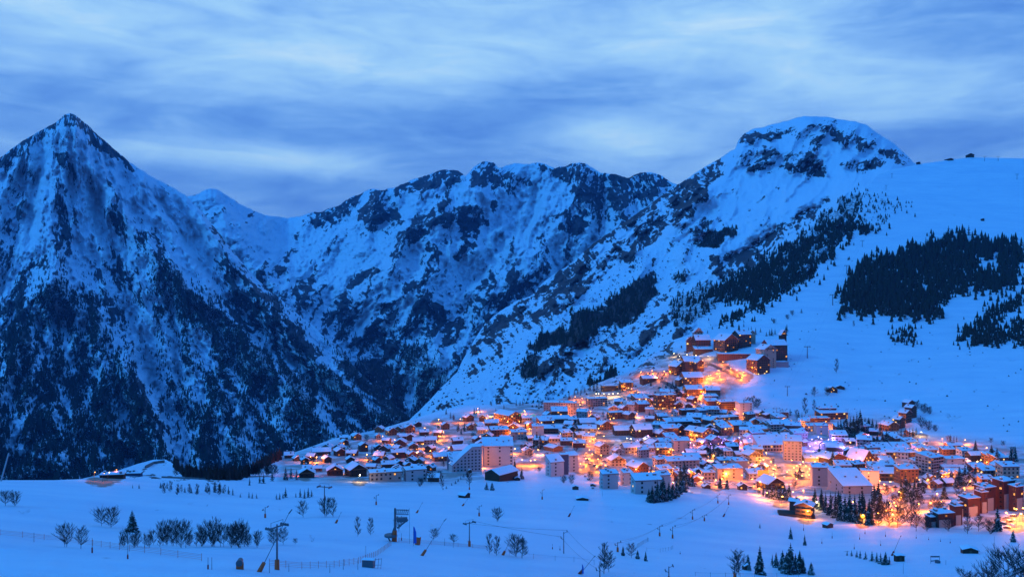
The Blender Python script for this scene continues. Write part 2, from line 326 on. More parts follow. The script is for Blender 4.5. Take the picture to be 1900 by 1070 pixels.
bC = bumps([(-300, 26, [(391, 348), (430, 440), (500, 520), (560, 590), (620, 660)]), (-350, 24, [(700, 352), (690, 430), (620, 520), (580, 560)]), (-350, 26, [(897, 299), (880, 380), (820, 400), (740, 440), (730, 500), (690, 540)]), (-260, 20, [(1075, 301), (1060, 380), (1020, 440), (960, 500), (900, 560), (860, 640)]),
            (-350, 30, [(790, 540), (790, 600), (820, 680), (850, 720)]), (300, 30, [(990, 350), (960, 420), (900, 500), (850, 560), (760, 620), (700, 640)]), (250, 24, [(740, 380), (680, 450), (600, 520)]), (260, 24, [(1130, 340), (1100, 450), (1020, 560), (930, 620)]), (250, 26, [(640, 600), (740, 700), (800, 760)])])
def relC(px, py, Y):
    fade = clampf((py - np.interp(px, [p[0] for p in crestC], [p[1] for p in crestC])) / 22, 0.0, 1)
    ac, dn = fan(px, py, AP_C)
    r = bC(px + 6 * fbm(px / 30, py / 30, 3, 82), py) * .8 - 70 * ribC(px, py) - 150 * (ridged(ac / 38, dn / 110, 6, 21, 0.55) - 0.9) - 40 * fbm(px / 8, py / 9, 4, 25)
    return r * (0.3 + 0.7 * fade)
rockC = masks(lambda x, y: 0.20 + 0 * x + clampf((y - 450) / 900, 0, .22), [
    (.08, [(520, 408), (640, 425), (610, 480), (560, 520), (500, 470), (440, 400)]), (.10, [(560, 440), (700, 445), (720, 460), (650, 520), (600, 520)]), (.10, [(735, 375), (870, 350), (900, 350), (835, 385), (790, 388), (750, 405)]),
    (.0, [(985, 350), (1040, 330), (1048, 370), (1025, 395), (1010, 430), (930, 450), (905, 430), (915, 390), (950, 365)]), (.12, [(660, 450), (740, 480), (700, 520), (600, 560)]),
    (.85, [(665, 388), (690, 365), (712, 356), (733, 372), (746, 405), (737, 428), (720, 439), (690, 428), (668, 408)]), (.7, [(600, 396), (655, 368), (665, 372), (610, 414), (590, 410)]), (.6, [(560, 400), (600, 393), (590, 410)]),
    (.88, [(728, 478), (730, 450), (760, 418), (790, 396), (803, 387), (816, 392), (835, 394), (862, 384), (888, 379), (903, 395), (910, 418), (890, 425), (887, 455), (862, 472), (853, 476), (860, 430), (840, 418), (800, 420), (786, 440), (765, 460), (748, 456), (740, 478)]),
    (.8, [(735, 346), (775, 330), (825, 313), (850, 315), (862, 326), (850, 338), (815, 340), (770, 352), (738, 362)]), (.66, [(872, 320), (897, 298), (915, 302), (925, 318), (985, 330), (990, 345), (955, 362), (925, 350), (900, 356), (868, 348)]),
    (.75, [(985, 302), (1010, 303), (1030, 313), (1062, 303), (1090, 303), (1075, 330), (1055, 350), (1045, 335), (1020, 322), (1000, 318)]), (.7, [(905, 372), (930, 368), (930, 390), (912, 395)]), (.8, [(1020, 400), (1045, 385), (1070, 405), (1095, 415), (1080, 430), (1040, 430), (1018, 415)]),
    (.58, [(1060, 320), (1090, 310), (1120, 330), (1160, 380), (1150, 420), (1090, 400), (1060, 370)]), (.62, [(1115, 322), (1200, 318), (1245, 338), (1210, 380), (1150, 370), (1125, 350)]),
    (.75, [(640, 524), (690, 500), (712, 494), (700, 508), (650, 540), (620, 560)]), (.8, [(785, 545), (800, 545), (830, 580), (850, 620), (830, 640), (780, 620), (770, 590)]), (.55, [(860, 500), (960, 480), (940, 560), (900, 640), (850, 640), (850, 560)]),
    (.55, [(570, 560), (660, 560), (740, 640), (700, 680), (620, 640)])], [(.7, 7, [(900, 580), (960, 530), (1010, 500)]), (.7, 6, [(860, 440), (880, 470), (850, 478)])])
forestC = masks(lambda x, y: clampf((y - 560) / 500.0, 0, .4), [(.95, [(600, 640), (660, 660), (740, 690), (800, 670), (820, 720), (860, 700), (880, 760), (860, 850), (700, 850), (560, 850)]), (.7, [(610, 580), (650, 600), (700, 650), (650, 660)]), (.75, [(740, 640), (790, 640), (830, 690), (760, 700)])], [(.1, 6, [(800, 620), (830, 660), (850, 690)]), (.1, 6, [(700, 620), (740, 680)])])
_rC, _fC = rockC, forestC
rockC = lambda x, y: np.clip(_rC(x, y) + .42 * ribC(x, y), 0, 1.1)
forestC = lambda x, y: np.clip(_fC(x, y) * (1 + .7 * ribC(x, y)), 0, 1.2)
MID = Sheet('mountain_middle', crestC, botC, depC, 1.7, M_MID, 1.8, relC, rockC, lambda x, y: clampf(forestC(x, y) - .25, 0, .62), [(200, -160), (1200, -900), (3000, -1800)], apex=AP_C)

# ---- right mountain: dome, rocky shoulder and valley flank
crestR = [(700, 838), (740, 800), (765, 774), (800, 738), (825, 712), (848, 690), (858, 668), (872, 642), (900, 600), (930, 575), (960, 558), (990, 545), (1010, 521), (1060, 488), (1100, 452), (1150, 418), (1200, 384), (1250, 346), (1262, 340), (1290, 321), (1330, 297), (1364, 276), (1369, 262), (1380, 248), (1395, 240), (1440, 229), (1470, 221), (1492, 215), (1530, 217), (1560, 221), (1585, 225), (1605, 231), (1622, 243), (1640, 255), (1660, 268), (1680, 286), (1694, 300), (1720, 318), (1800, 360), (2300, 420)]
botR = [(700, 860), (900, 800), (1100, 745), (1200, 715), (1260, 665), (1350, 625), (1450, 580), (1560, 500), (1650, 420), (1750, 400), (2300, 460)]
depR = [(700, 838, 2300), (765, 774, 2500), (848, 690, 3000), (900, 600, 3500), (1010, 521, 3800), (1100, 452, 4000), (1250, 346, 4400), (1364, 276, 4500), (1492, 215, 4500), (1605, 231, 4400), (1694, 300, 4200), (1800, 360, 3800), (2300, 420, 3800),
        (1400, 330, 3900), (1520, 330, 3700), (1620, 320, 3500), (1300, 400, 3700), (1200, 470, 3500), (1100, 550, 3200), (1000, 620, 2900), (900, 700, 2500), (1440, 400, 3200), (1350, 480, 2900), (1250, 560, 2600), (1150, 620, 2400), (1550, 400, 2800), (1450, 480, 2600), (1350, 560, 2350),
        (1600, 360, 3000), (1650, 340, 3000), (1500, 450, 2550), (1000, 700, 2150), (1100, 690, 2000), (1200, 660, 1900), (900, 770, 1850), (800, 790, 1900), (700, 860, 1900), (1260, 640, 1900), (1350, 620, 1850), (1450, 560, 2050), (1560, 480, 2400), (1650, 420, 2750), (1750, 400, 3200), (2300, 460, 3500), (1100, 745, 1700), (900, 800, 1700)]
bR = bumps([(-160, 26, [(1369, 262), (1340, 330), (1250, 430), (1130, 520), (1000, 610), (880, 700)]), (160, 16, [(1530, 380), (1470, 410), (1390, 460), (1320, 500)]), (120, 22, [(1250, 500), (1180, 590), (1090, 660)]), (-120, 18, [(1500, 430), (1400, 520), (1300, 580), (1230, 640)]), (110, 14, [(1240, 575), (1210, 620), (1180, 660)]), (90, 12, [(1270, 560), (1240, 610), (1190, 660)])])
def relR(px, py, Y):
    fade = clampf((py - np.interp(px, [p[0] for p in crestR], [p[1] for p in crestR])) / 22, 0.0, 1)
    rk = np.clip(rockR(px, py), 0, 1)
    ac, dn = fan(px, py, AP_R)
    r = bR(px, py) - (14 + 60 * rk) * ribR(px, py) - (40 + 150 * rk) * (ridged(ac / 34, dn / 120, 5, 31, 0.6) - 0.9) - (4 + 36 * rk) * fbm(px / 7, py / 8, 4, 35)
    return r * (0.3 + 0.7 * fade) * Y / 4000
rockR = masks(lambda x, y: .13 + 0 * x + .09 * clampf((1250 - x) / 250, 0, 1), [
    (.64, [(1250, 340), (1330, 296), (1340, 320), (1310, 345), (1305, 375), (1275, 400), (1240, 430), (1190, 470), (1130, 500), (1080, 545), (1040, 590), (1000, 600), (940, 640), (885, 690), (840, 700), (858, 660), (895, 600), (985, 542), (1055, 488), (1095, 452), (1195, 384)]),
    (.85, [(1258, 345), (1300, 318), (1312, 345), (1300, 378), (1265, 398), (1248, 380)]), (.8, [(880, 650), (900, 610), (960, 570), (985, 590), (940, 640), (890, 690), (855, 700)]), (.7, [(1000, 540), (1050, 510), (1090, 540), (1040, 580), (1000, 575)]),
    (.92, [(1368, 268), (1372, 252), (1398, 240), (1430, 242), (1450, 256), (1430, 262), (1395, 264)]), (.10, [(1450, 232), (1492, 216), (1600, 232), (1640, 262), (1600, 255), (1540, 236), (1490, 238)]), (.5, [(1430, 240), (1480, 242), (1500, 262), (1450, 256)]),
    (.75, [(1495, 226), (1530, 230), (1560, 240), (1575, 256), (1600, 258), (1640, 272), (1690, 296), (1660, 300), (1620, 280), (1580, 278), (1545, 270), (1535, 250), (1510, 244)]), (.52, [(1368, 282), (1420, 274), (1500, 272), (1530, 300), (1536, 322), (1500, 324), (1450, 315), (1400, 322), (1366, 300)]),
    (.8, [(1450, 304), (1490, 300), (1532, 318), (1520, 328), (1470, 322)]), (.6, [(1560, 300), (1620, 290), (1640, 305), (1600, 322), (1560, 312)]), (.35, [(1500, 244), (1540, 262), (1560, 290), (1520, 290), (1490, 262)]),
    (.85, [(1505, 385), (1535, 368), (1500, 400), (1470, 420), (1440, 445), (1400, 470), (1370, 480), (1400, 450), (1440, 420)]), (.72, [(1310, 478), (1370, 466), (1420, 470), (1400, 500), (1340, 515), (1312, 500)]),
    (.02, [(1330, 330), (1480, 330), (1600, 325), (1690, 305), (1600, 345), (1500, 370), (1400, 390), (1330, 380)]), (.3, [(1280, 420), (1400, 370), (1440, 350), (1430, 372), (1320, 440), (1260, 470)]),
    (.6, [(1190, 600), (1240, 570), (1255, 590), (1200, 640), (1180, 660)]), (.5, [(1080, 600), (1180, 600), (1120, 680), (1040, 700), (1000, 690)])],
    [(.75, 3, [(1130, 670), (1090, 700), (1060, 735)]), (.6, 3, [(985, 655), (930, 720)]), (.7, 3, [(1500, 400), (1440, 450), (1400, 490)])])
woodR = [(1.1, [(1288, 458), (1300, 446), (1330, 430), (1364, 424), (1352, 438), (1322, 458)]), (1.1, [(1130, 560), (1160, 538), (1214, 504), (1224, 540), (1190, 580), (1160, 604), (1140, 590)]), (.9, [(1060, 580), (1140, 568), (1150, 600), (1110, 606), (1085, 640), (1040, 636), (1000, 655), (980, 640), (1010, 618), (1050, 610)]),
         (.8, [(1250, 512), (1275, 506), (1272, 520), (1255, 522)]), (.7, [(975, 660), (1005, 660), (990, 700), (970, 705)]), (.9, [(1090, 715), (1140, 690), (1150, 700), (1110, 730)])]
MAINW = [(1340, 530), (1385, 502), (1440, 470), (1496, 432), (1522, 402), (1560, 372), (1600, 350), (1606, 372), (1592, 398), (1628, 430), (1600, 446), (1562, 456), (1542, 480), (1512, 492), (1508, 518), (1440, 556), (1400, 578), (1345, 606), (1338, 602), (1400, 562), (1330, 556), (1310, 546)]
scrubR = masks(lambda x, y: .10 + 0 * x + .10 * clampf((1280 - x) / 200, 0, 1), [(.50, MAINW)] + woodR + [(.5, [(1230, 560), (1320, 520), (1340, 560), (1260, 620)]), (0, [(1300, 330), (1700, 300), (1500, 400), (1300, 420)])])
_rR = rockR
rockR = lambda x, y: np.clip(_rR(x, y) + .38 * ribR(x, y), 0, 1.1)
RIGHT = Sheet('mountain_right', crestR, botR, depR, 1.9, M_RIGHT, 1.3, relR, rockR, lambda x, y: clampf(scrubR(x, y) - .05, 0, .75), [(100, -90), (700, -600), (2500, -1500)], apex=AP_R)

# ---- where the street lamps stand (photo positions): gritty brown painted round them deepens their orange glow
LAMPS = {'O': """679,847 710,812 731,819 786,827 577,852 587,852 814,779 789,796 776,852 797,840 769,842 854,779 884,787 925,802 948,806 941,784 953,795 962,791 978,791 965,784 950,790 1020,761 1052,764 1068,737 1079,740 1076,752 1097,764 1007,816 1069,817 1093,804 1116,792 1095,821
 1086,855 1079,865 1118,838 1116,848 1100,846 974,837 832,833 813,811 823,803 968,858 994,858 983,859 1315,698 1341,672 1355,684 1368,688 1380,692 1376,700 1334,688 1336,699 1311,711 1305,728 1300,735 1324,723 1318,716 1277,734 1290,747 1302,750 1321,757 1348,763 1380,769 1364,760 1309,705
 1189,690 1203,694 1210,688 1232,689 1220,700 1157,718 1171,722 1183,728 1197,733 1187,741 1193,747 1149,763 1160,766 1134,779 1235,832 1282,808 1292,809 1311,815 1302,822 1318,697 1226,745 1240,752 1252,757 1172,861 1179,876 1216,869 1302,891 1327,896 1349,883 1375,887 1386,861 1340,893 1395,895 1410,900
 1470,858 1480,868 1494,785 1484,789 1476,790 1465,796 1533,784 1545,790 1602,850 1641,845 1645,852 1632,897 1653,900 1642,905 1434,884 1501,886 1490,888 1460,880 1440,890 1405,868 1420,896 1480,894 1841,866 1853,854 1830,862 1856,869 1750,889 1799,898 1762,886 1671,920 1659,940 1652,955 1657,965 1665,948 1627,962 1600,966 1892,964 1885,955 1870,962
 1213,882 1221,876 1195,870 1209,893 1250,903 1262,880 1720,896 1105,870 1125,868 1108,856 1092,838 1333,663 1305,669 1286,665 213,881 190,889 1125,826 1104,816""",
 'Y': """818,812 651,874 913,774 904,778 1020,814 1110,797 1105,803 1101,809 1119,812 1344,790 1353,795 1363,793 1369,790 1376,795 1390,802 1395,806 1284,878 1277,880 1412,850 1422,843 1432,860 1440,867 1416,856 1426,868 1491,860 1494,868 1500,874 1471,872 1486,866 1516,853 1578,824 1577,862 1588,862 1615,862 1632,857 1608,864 1703,843 1711,848 1796,858 1812,860 1821,858 1853,868 1789,842 1897,953 1886,975 1898,965 1671,931 1496,957 1450,929 175,886 1436,874 1250,838 1240,842 982,797""",
 'W': """666,888 1049,811 1164,816 1172,817 1183,818 1192,817 1128,714 1248,902 1514,940 1711,829 1711,804 1678,888 1770,867 1779,867 200,887 1251,656 1262,661 1274,658 1291,660 1314,661 1147,730 1138,731 1129,732 1121,731 1112,731 1105,731""",
 'V': """1349,824 1363,818 1373,814 1393,816 1403,820 1417,824 1508,818 1525,816 1504,831 1508,840 1546,816 1518,813 1536,818 1567,833 1562,824 1512,824 1530,826 1340,824 1379,818 1318,826""",
 'P': """1204,811 1235,822 1282,824 1289,829 1240,836 1666,834 1673,840 1686,840 1658,838 1650,836 1694,843 1680,836 1610,809 1218,820 1268,842 1403,830""",
 'R': """1595,858 565,878 1585,856"""}
LPTS = np.array([[float(v) for v in t_.split(',')] for k_ in LAMPS.values() for t_ in k_.split()])
def street_glowf(px, py):  # street tint by nearness to a lamp: its glow put into the colour
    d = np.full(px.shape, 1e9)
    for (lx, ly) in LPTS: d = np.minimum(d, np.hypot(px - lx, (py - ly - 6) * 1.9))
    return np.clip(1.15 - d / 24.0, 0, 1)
# ---- the ground: foreground slope, village plateau and ski slope in one sheet
crestA = [(-500, 880), (0, 890), (100, 890), (150, 888), (185, 880), (220, 872), (255, 860), (285, 852), (308, 852), (325, 862), (340, 878), (400, 884), (450, 884), (480, 866), (510, 850), (560, 834), (620, 813), (680, 801), (720, 791), (760, 779), (800, 766), (860, 752), (900, 750), (1000, 748), (1050, 737), (1100, 714), (1130, 702), (1180, 684), (1225, 645), (1250, 630), (1300, 614), (1345, 602), (1400, 574), (1445, 552), (1510, 512), (1530, 480), (1560, 450), (1590, 400), (1605, 350), (1630, 322), (1650, 316), (1700, 306), (1715, 303), (1760, 297), (1800, 292), (1900, 294), (2300, 312)]
botA = [(-500, 1130), (2300, 1130)]
depA = []
for row in """1130|-500 120 0 135 500 150 950 190 1400 235 1900 235 2300 200
1070|-500 150 0 172 400 182 700 215 950 262 1200 305 1500 350 1900 340 2300 300
1030|-500 180 0 205 250 212 450 225 700 285 950 330 1200 375 1500 430 1900 400 2300 360
1000|-500 200 0 235 150 300 300 330 500 310 700 335 950 385 1200 450 1500 520 1900 480 2300 430
960|-500 260 0 350 250 400 500 430 700 445 950 485 1200 540 1500 600 1800 570 2300 520
920|-500 330 0 420 250 470 500 530 700 565 950 620 1200 640 1400 690 1600 710 1900 670 2300 620
890|0 520 150 545 400 650 500 690 700 730 850 750 950 765 1200 780 1400 830 1700 840 1900 770 2300 740
862|300 1000 500 850 600 860 850 865 1000 870 1200 890 1500 930 1700 920 1900 860 2300 840
830|620 1020 850 1010 1000 990 1200 1000 1400 1020 1600 1020 1750 1010 1900 980 2300 950
800|700 1180 850 1140 1000 1120 1200 1120 1400 1120 1600 1130 1750 1100 1900 1080 2300 1050
770|790 1320 900 1270 1000 1245 1200 1230 1400 1220 1600 1220 1700 1190 1900 1170 2300 1150
742|1020 1400 1100 1360 1200 1330 1400 1290 1600 1290 1900 1260 2300 1240
700|1140 1500 1200 1430 1300 1370 1400 1340 1600 1380 1900 1370 2300 1350
650|1230 1600 1300 1480 1400 1440 1600 1540 1900 1540 2300 1520
600|1350 1720 1500 1690 1700 1710 1900 1730 2300 1720
550|1450 1900 1600 1900 1900 1930 2300 1920
500|1530 2130 1700 2110 1900 2140 2300 2130
450|1570 2360 1700 2330 1900 2350 2300 2340
400|1600 2560 1750 2560 1900 2570 2300 2550
350|1630 2780 1750 2780 1900 2780 2300 2760
305|1700 3020 1800 3020 1900 3010 2300 2980""".split('\n'):
    y, r = row.split('|'); r = [float(v) for v in r.split()]
    depA.append((float(y), r[::2], r[1::2]))
depA.sort()
def depf(px, py):             # distance of the ground: inverse distance runs straight between the surveyed points, kinks softened
    tot = 0.0; wt = 0.0; rows = np.array([q[0] for q in depA])
    for dx, wx in ((-26, .6), (-13, .9), (0, 1.0), (13, .9), (26, .6)):
        T = np.stack([np.interp(px + dx, q[1], 1.0 / np.array(q[2])) for q in depA])
        for dy, wy in ((-9, .5), (-4, .9), (0, 1.0), (4, .9), (9, .5)):
            y = np.clip(py + dy, rows[0] - 40, rows[-1] + 60); k = np.clip(np.searchsorted(rows, y) - 1, 0, len(rows) - 2)
            t = (y - rows[k]) / (rows[k + 1] - rows[k]); a = np.take_along_axis(T, k[None], 0)[0]; b = np.take_along_axis(T, (k + 1)[None], 0)[0]
            tot = tot + wx * wy * (a + (b - a) * t); wt += wx * wy
    return 1.0 / np.maximum(tot / wt, 1.5e-4)
def relA(px, py, Y):
    far = clampf((Y - 1300) / 900, 0, 1)
    r = 0.010 * Y * fbm(px / 130, py / 34, 3, 41) * (0.35 - .32 * far + .45 * clampf((650 - Y) / 300, 0, 1)) + .0035 * Y * clampf((620 - Y) / 300, 0, 1) * fbm(px / 60, py / 14, 2, 43)
    r = r - 5.0 * np.exp(-((py - (1012 + 0.012 * px + 6 * np.sin(px / 70))) / 7.0) ** 2) * clampf((520 - px) / 120, 0, 1)
    town = townf(px, py); r = r * (1 - 0.8 * town)
    return r
TOWN = [(520, 890), (520, 850), (700, 800), (900, 760), (1050, 735), (1180, 690), (1250, 652), (1330, 660), (1380, 690), (1372, 716), (1350, 735), (1400, 772), (1550, 775), (1680, 775), (1700, 810), (1800, 815), (1960, 840), (1960, 990), (1640, 975), (1600, 968), (1480, 960), (1400, 915), (1240, 905), (1100, 900), (1080, 860), (930, 868), (900, 890), (700, 900)]
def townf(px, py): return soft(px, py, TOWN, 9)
rockA = masks(lambda x, y: .0 + 0 * x, [(.45, [(1100, 715), (1230, 640), (1260, 630), (1240, 660), (1180, 700)]), (.25, [(330, 870), (520, 850), (520, 880), (340, 890)])], [(.6, 4, [(262, 870), (290, 858), (306, 858)]), (.55, 2.5, [(200, 884), (260, 882), (330, 888), (430, 889)])])
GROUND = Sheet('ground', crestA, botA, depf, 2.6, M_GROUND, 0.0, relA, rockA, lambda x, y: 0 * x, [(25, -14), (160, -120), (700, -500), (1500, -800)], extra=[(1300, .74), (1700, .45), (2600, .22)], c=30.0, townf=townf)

# ---- valley floor under all the mountains
vf = np_mesh('valley_floor', np.array([(-14000, -1500, -900), (14000, -1500, -900), (14000, 15000, -900), (-14000, 15000, -900)], float), [(0, 1, 2, 3)], [M_MID], {'rock': np.full(4, .5), 'scrub': np.full(4, .5), 'across': np.zeros(4), 'down': np.zeros(4)})
tag(vf, kind='structure')
# ------------------------------------------------------------------ object materials
def mat(name, col, rough=0.8, spec=0.2, var=0.25, scale=0.6, bump=0.0, metal=0.0, snow=0.0, stripes=None):
    m = bpy.data.materials.new(name); m.use_nodes = True; t = NT(m.node_tree)
    co = t.n('ShaderNodeTexCoord').outputs['Object']; nz = t.noise(co, scale, 4, 0.6)
    c = t.mix(nz, tuple(v * (1 - var) for v in col), tuple(min(1, v * (1 + var)) for v in col))
    if stripes:
        wv = t.n('ShaderNodeTexWave', bands_direction=stripes[0], i={'Vector': co, 'Scale': stripes[1], 'Distortion': 0.4}).outputs[0]
        c = t.mix(t.m('MULTIPLY', wv, 0.5), c, tuple(v * 0.45 for v in col))
    if snow:
        up = t.n('ShaderNodeSeparateXYZ', i={0: t.n('ShaderNodeNewGeometry').outputs['Normal']}).outputs[2]
        c = t.mix(t.maprange(t.m('ADD', up, t.m('MULTIPLY', t.m('SUBTRACT', t.noise(co, 4.0 * scale, 3), 0.5), 1.2)), 1 - snow, 1 - snow + 0.25), c, (0.75, 0.78, 0.82))
    b = t.n('ShaderNodeBsdfPrincipled', i={'Base Color': c, 'Roughness': rough, 'Specular IOR Level': spec, 'Metallic': metal})
    if bump:
        t.t.links.new(t.n('ShaderNodeBump', i={'Strength': bump, 'Distance': 0.3, 'Height': nz}).outputs[0], b.inputs['Normal'])
    t.t.links.new(b.outputs[0], t.n('ShaderNodeOutputMaterial').inputs[0]); return m
def glow(name, col, st):
    m = bpy.data.materials.new(name); m.use_nodes = True; t = NT(m.node_tree)
    e = t.n('ShaderNodeEmission', i={0: col + (1,), 1: st}); t.t.links.new(e.outputs[0], t.n('ShaderNodeOutputMaterial').inputs[0])
    m.cycles.emission_sampling = 'NONE'; return m
MS = mat('roof_snow', (0.80, 0.83, 0.86), 0.7, 0.2, 0.05, 0.5, 0.5)
WALL = {'w': mat('white_render', (0.43, 0.42, 0.40), var=.12), 'c': mat('cream_render', (0.36, 0.30, 0.22), var=.12), 'p': mat('pale_concrete', (0.36, 0.29, 0.25), var=.12), 'g': mat('grey_concrete', (0.26, 0.26, 0.27), var=.15),
        't': mat('dark_timber', (0.065, 0.040, 0.026), var=.35, stripes=('Z', 1.6)), 'o': mat('warm_timber', (0.24, 0.115, 0.055), var=.3, stripes=('Z', 1.6)), 'b': mat('brown_cladding', (0.13, 0.060, 0.042), var=.25, stripes=('X', 1.2)), 'r': mat('red_brown_cladding', (0.095, 0.032, 0.025), var=.2, stripes=('X', 1.0)), 'u': mat('slate_blue_roofing', (0.06, 0.10, 0.17), var=.25, stripes=('X', 1.4))}
M_FASC = mat('roof_board', (0.075, 0.045, 0.03)); M_RAIL = mat('balcony_timber', (0.15, 0.08, 0.045)); M_RAILW = mat('balcony_concrete', (0.38, 0.35, 0.33)); M_STONE = mat('foundation_stone', (0.16, 0.15, 0.14))
M_FRAME = mat('window_frame', (0.10, 0.07, 0.05)); M_GLASS = mat('dark_glass', (0.02, 0.022, 0.028), 0.15, 0.6, 0.1)
M_LIT = [glow('lit_window_warm', (1.0, 0.42, 0.10), 1.5), glow('lit_window_yellow', (1.0, 0.62, 0.22), 2.2), glow('lit_window_dim', (1.0, 0.33, 0.07), 0.6)]
M_METAL = mat('lift_steel', (0.10, 0.11, 0.12), 0.5, 0.5, .2); M_ORANGE = mat('orange_padding', (0.80, 0.11, 0.03), 0.6, .3, .15); M_RED = mat('red_paint', (0.40, 0.03, 0.02), 0.5, .3, .15)
M_NEEDLE = mat('needles', (0.026, 0.038, 0.028), .9, .1, .4, 3.0, snow=0.16); M_BARK = mat('bark', (0.040, 0.030, 0.024), .9, .1, .3); M_TWIG = mat('bare_twigs', (0.045, 0.036, 0.034), .9, .1, .3, snow=0.22)
M_LARCH = mat('brown_larch_twigs', (0.045, 0.030, 0.024), .9, .1, .4, 2.0, snow=0.05)
M_ASPH = mat('wet_road', (0.085, 0.07, 0.06), .55, .4, .35, .35)

class MB:
    def __init__(s): s.v = []; s.f = []; s.mi = []; s.cur = 0
    def add(s, vs, fs):
        n = len(s.v); s.v += [tuple(v) for v in vs]; s.f += [tuple(i + n for i in f) for f in fs]; s.mi += [s.cur] * len(fs)
    def box(s, x0, x1, y0, y1, z0, z1):
        s.add([(x, y, z) for z in (z0, z1) for y in (y0, y1) for x in (x0, x1)], [(0, 2, 3, 1), (4, 5, 7, 6), (0, 1, 5, 4), (2, 6, 7, 3), (0, 4, 6, 2), (1, 3, 7, 5)])
    def extr(s, prof, y0, y1):        # profile in x, z pushed along y
        n = len(prof)
        s.add([(x, y0, z) for x, z in prof] + [(x, y1, z) for x, z in prof], [tuple(range(n)), tuple(range(2 * n - 1, n - 1, -1))] + [(i, i + n, (i + 1) % n + n, (i + 1) % n) for i in range(n)])
    def tube(s, a, b, r0, r1=None, n=6):
        r1 = r0 if r1 is None else r1; a = Vector(a); b = Vector(b); d = (b - a)
        if d.length < 1e-6: return
        d.normalize(); u = d.orthogonal().normalized(); w2 = d.cross(u)
        vs = [a + (u * math.cos(2 * math.pi * k / n) + w2 * math.sin(2 * math.pi * k / n)) * r0 for k in range(n)] + [b + (u * math.cos(2 * math.pi * k / n) + w2 * math.sin(2 * math.pi * k / n)) * r1 for k in range(n)]
        s.add(vs, [(k, (k + 1) % n, (k + 1) % n + n, k + n) for k in range(n)] + [tuple(range(n - 1, -1, -1)), tuple(range(n, 2 * n))])
    def slab(s, o, ux, uy, nx, ny, th, lump=0.15, rnd=random):   # lumpy snow slab on the plane o + ux, uy
        o, ux, uy = Vector(o), Vector(ux), Vector(uy); nn = ux.cross(uy).normalized()
        if nn.z < 0: nn = -nn
        base = len(s.v); vs = []
        for j in range(ny + 1):
            for i in range(nx + 1):
                e = 0.45 if i in (0, nx) or j in (0, ny) else 1.0
                vs.append(o + ux * i / nx + uy * j / ny + nn * (th * e + (rnd.random() - .5) * lump * (e > .5)))
        m = len(vs); vs += [o, o + ux, o + ux + uy, o + uy]
        fs = [(j * (nx + 1) + i, j * (nx + 1) + i + 1, (j + 1) * (nx + 1) + i + 1, (j + 1) * (nx + 1) + i) for j in range(ny) for i in range(nx)]
        e0 = list(range(nx + 1)); e1 = [j * (nx + 1) + nx for j in range(ny + 1)]; e2 = [ny * (nx + 1) + i for i in range(nx, -1, -1)]; e3 = [j * (nx + 1) for j in range(ny, -1, -1)]
        for e, (a, b) in ((e0, (m, m + 1)), (e1, (m + 1, m + 2)), (e2, (m + 2, m + 3)), (e3, (m + 3, m))): fs.append(tuple([a] + e + [b]))
        s.add(vs, fs)
    def mesh(s, name, mats):
        me = bpy.data.meshes.new(name); me.from_pydata(s.v, [], s.f)
        for m in (mats if isinstance(mats, list) else [mats]): me.materials.append(m)
        if any(s.mi): me.polygons.foreach_set('material_index', s.mi)
        return me
    def build(s, name, mats, parent=None, basis=None):
        return link(name, s.mesh(name, mats), parent, basis)
def link(name, me, parent=None, basis=None):
    o = bpy.data.objects.new(name, me); C.objects.link(o)
    if parent: o.parent = parent
    if basis is not None: o.matrix_basis = basis
    return o
def empty(name, loc, rz=0.0, **kw):
    o = bpy.data.objects.new(name, None); C.objects.link(o); o.location = loc; o.rotation_euler = (0, 0, rz); o.empty_display_size = 0.5
    tag(o, **kw); return o
gm = GROUND.o.data; _v = np.zeros(len(gm.vertices) * 3, np.float32); gm.vertices.foreach_get('co', _v)
BV = BVHTree.FromPolygons([tuple(x) for x in _v.reshape(-1, 3).tolist()], [tuple(p.vertices) for p in gm.polygons])
def gz(x, y, dflt=None):
    h = BV.ray_cast(Vector((x, y, 3000)), Vector((0, 0, -1)))
    return h[0].z if h[0] else dflt
def G(px, py): return Vector(GROUND.at(px, py).tolist())
def mpp(p): return p.y / F

# ------------------------------------------------------------------ trees
def conifer_parts(seed, slim=0.30, tiers=14, nb=11):
    rn = random.Random(seed); c = MB(); t = MB(); t.tube((0, 0, -0.03), (0, 0, .93), .018, .004, 6)
    c.tube((0, 0, .10), (0, 0, .97), .55 * slim * .5, .002, 7)
    for k in range(tiers):
        f = k / (tiers - 1); z = 0.07 + 0.88 * f ** 0.95; r = slim * (1 - f) ** 0.85 * (0.85 + .3 * rn.random()) + .012
        n = max(4, int(nb * (1 - .45 * f)))
        for j in range(n):
            a = 2 * math.pi * (j + rn.random() * .7) / n; L = r * (.65 + .55 * rn.random()); dz = -L * (.28 + .3 * rn.random()); wd = L * .52
            ca, sa = math.cos(a), math.sin(a)
            p0 = (0, 0, z + .025); p1 = (ca * L * .6 - sa * wd, sa * L * .6 + ca * wd, z + dz * .45); p2 = (ca * L, sa * L, z + dz); p3 = (ca * L * .6 + sa * wd, sa * L * .6 - ca * wd, z + dz * .45)
            c.add([p0, p1, p2, p3, (ca * L * .55, sa * L * .55, z + dz * .25 - .028 * (1 - f))], [(0, 1, 2), (0, 2, 3), (1, 4, 2), (2, 4, 3), (0, 4, 1), (0, 3, 4)])
    return c, t
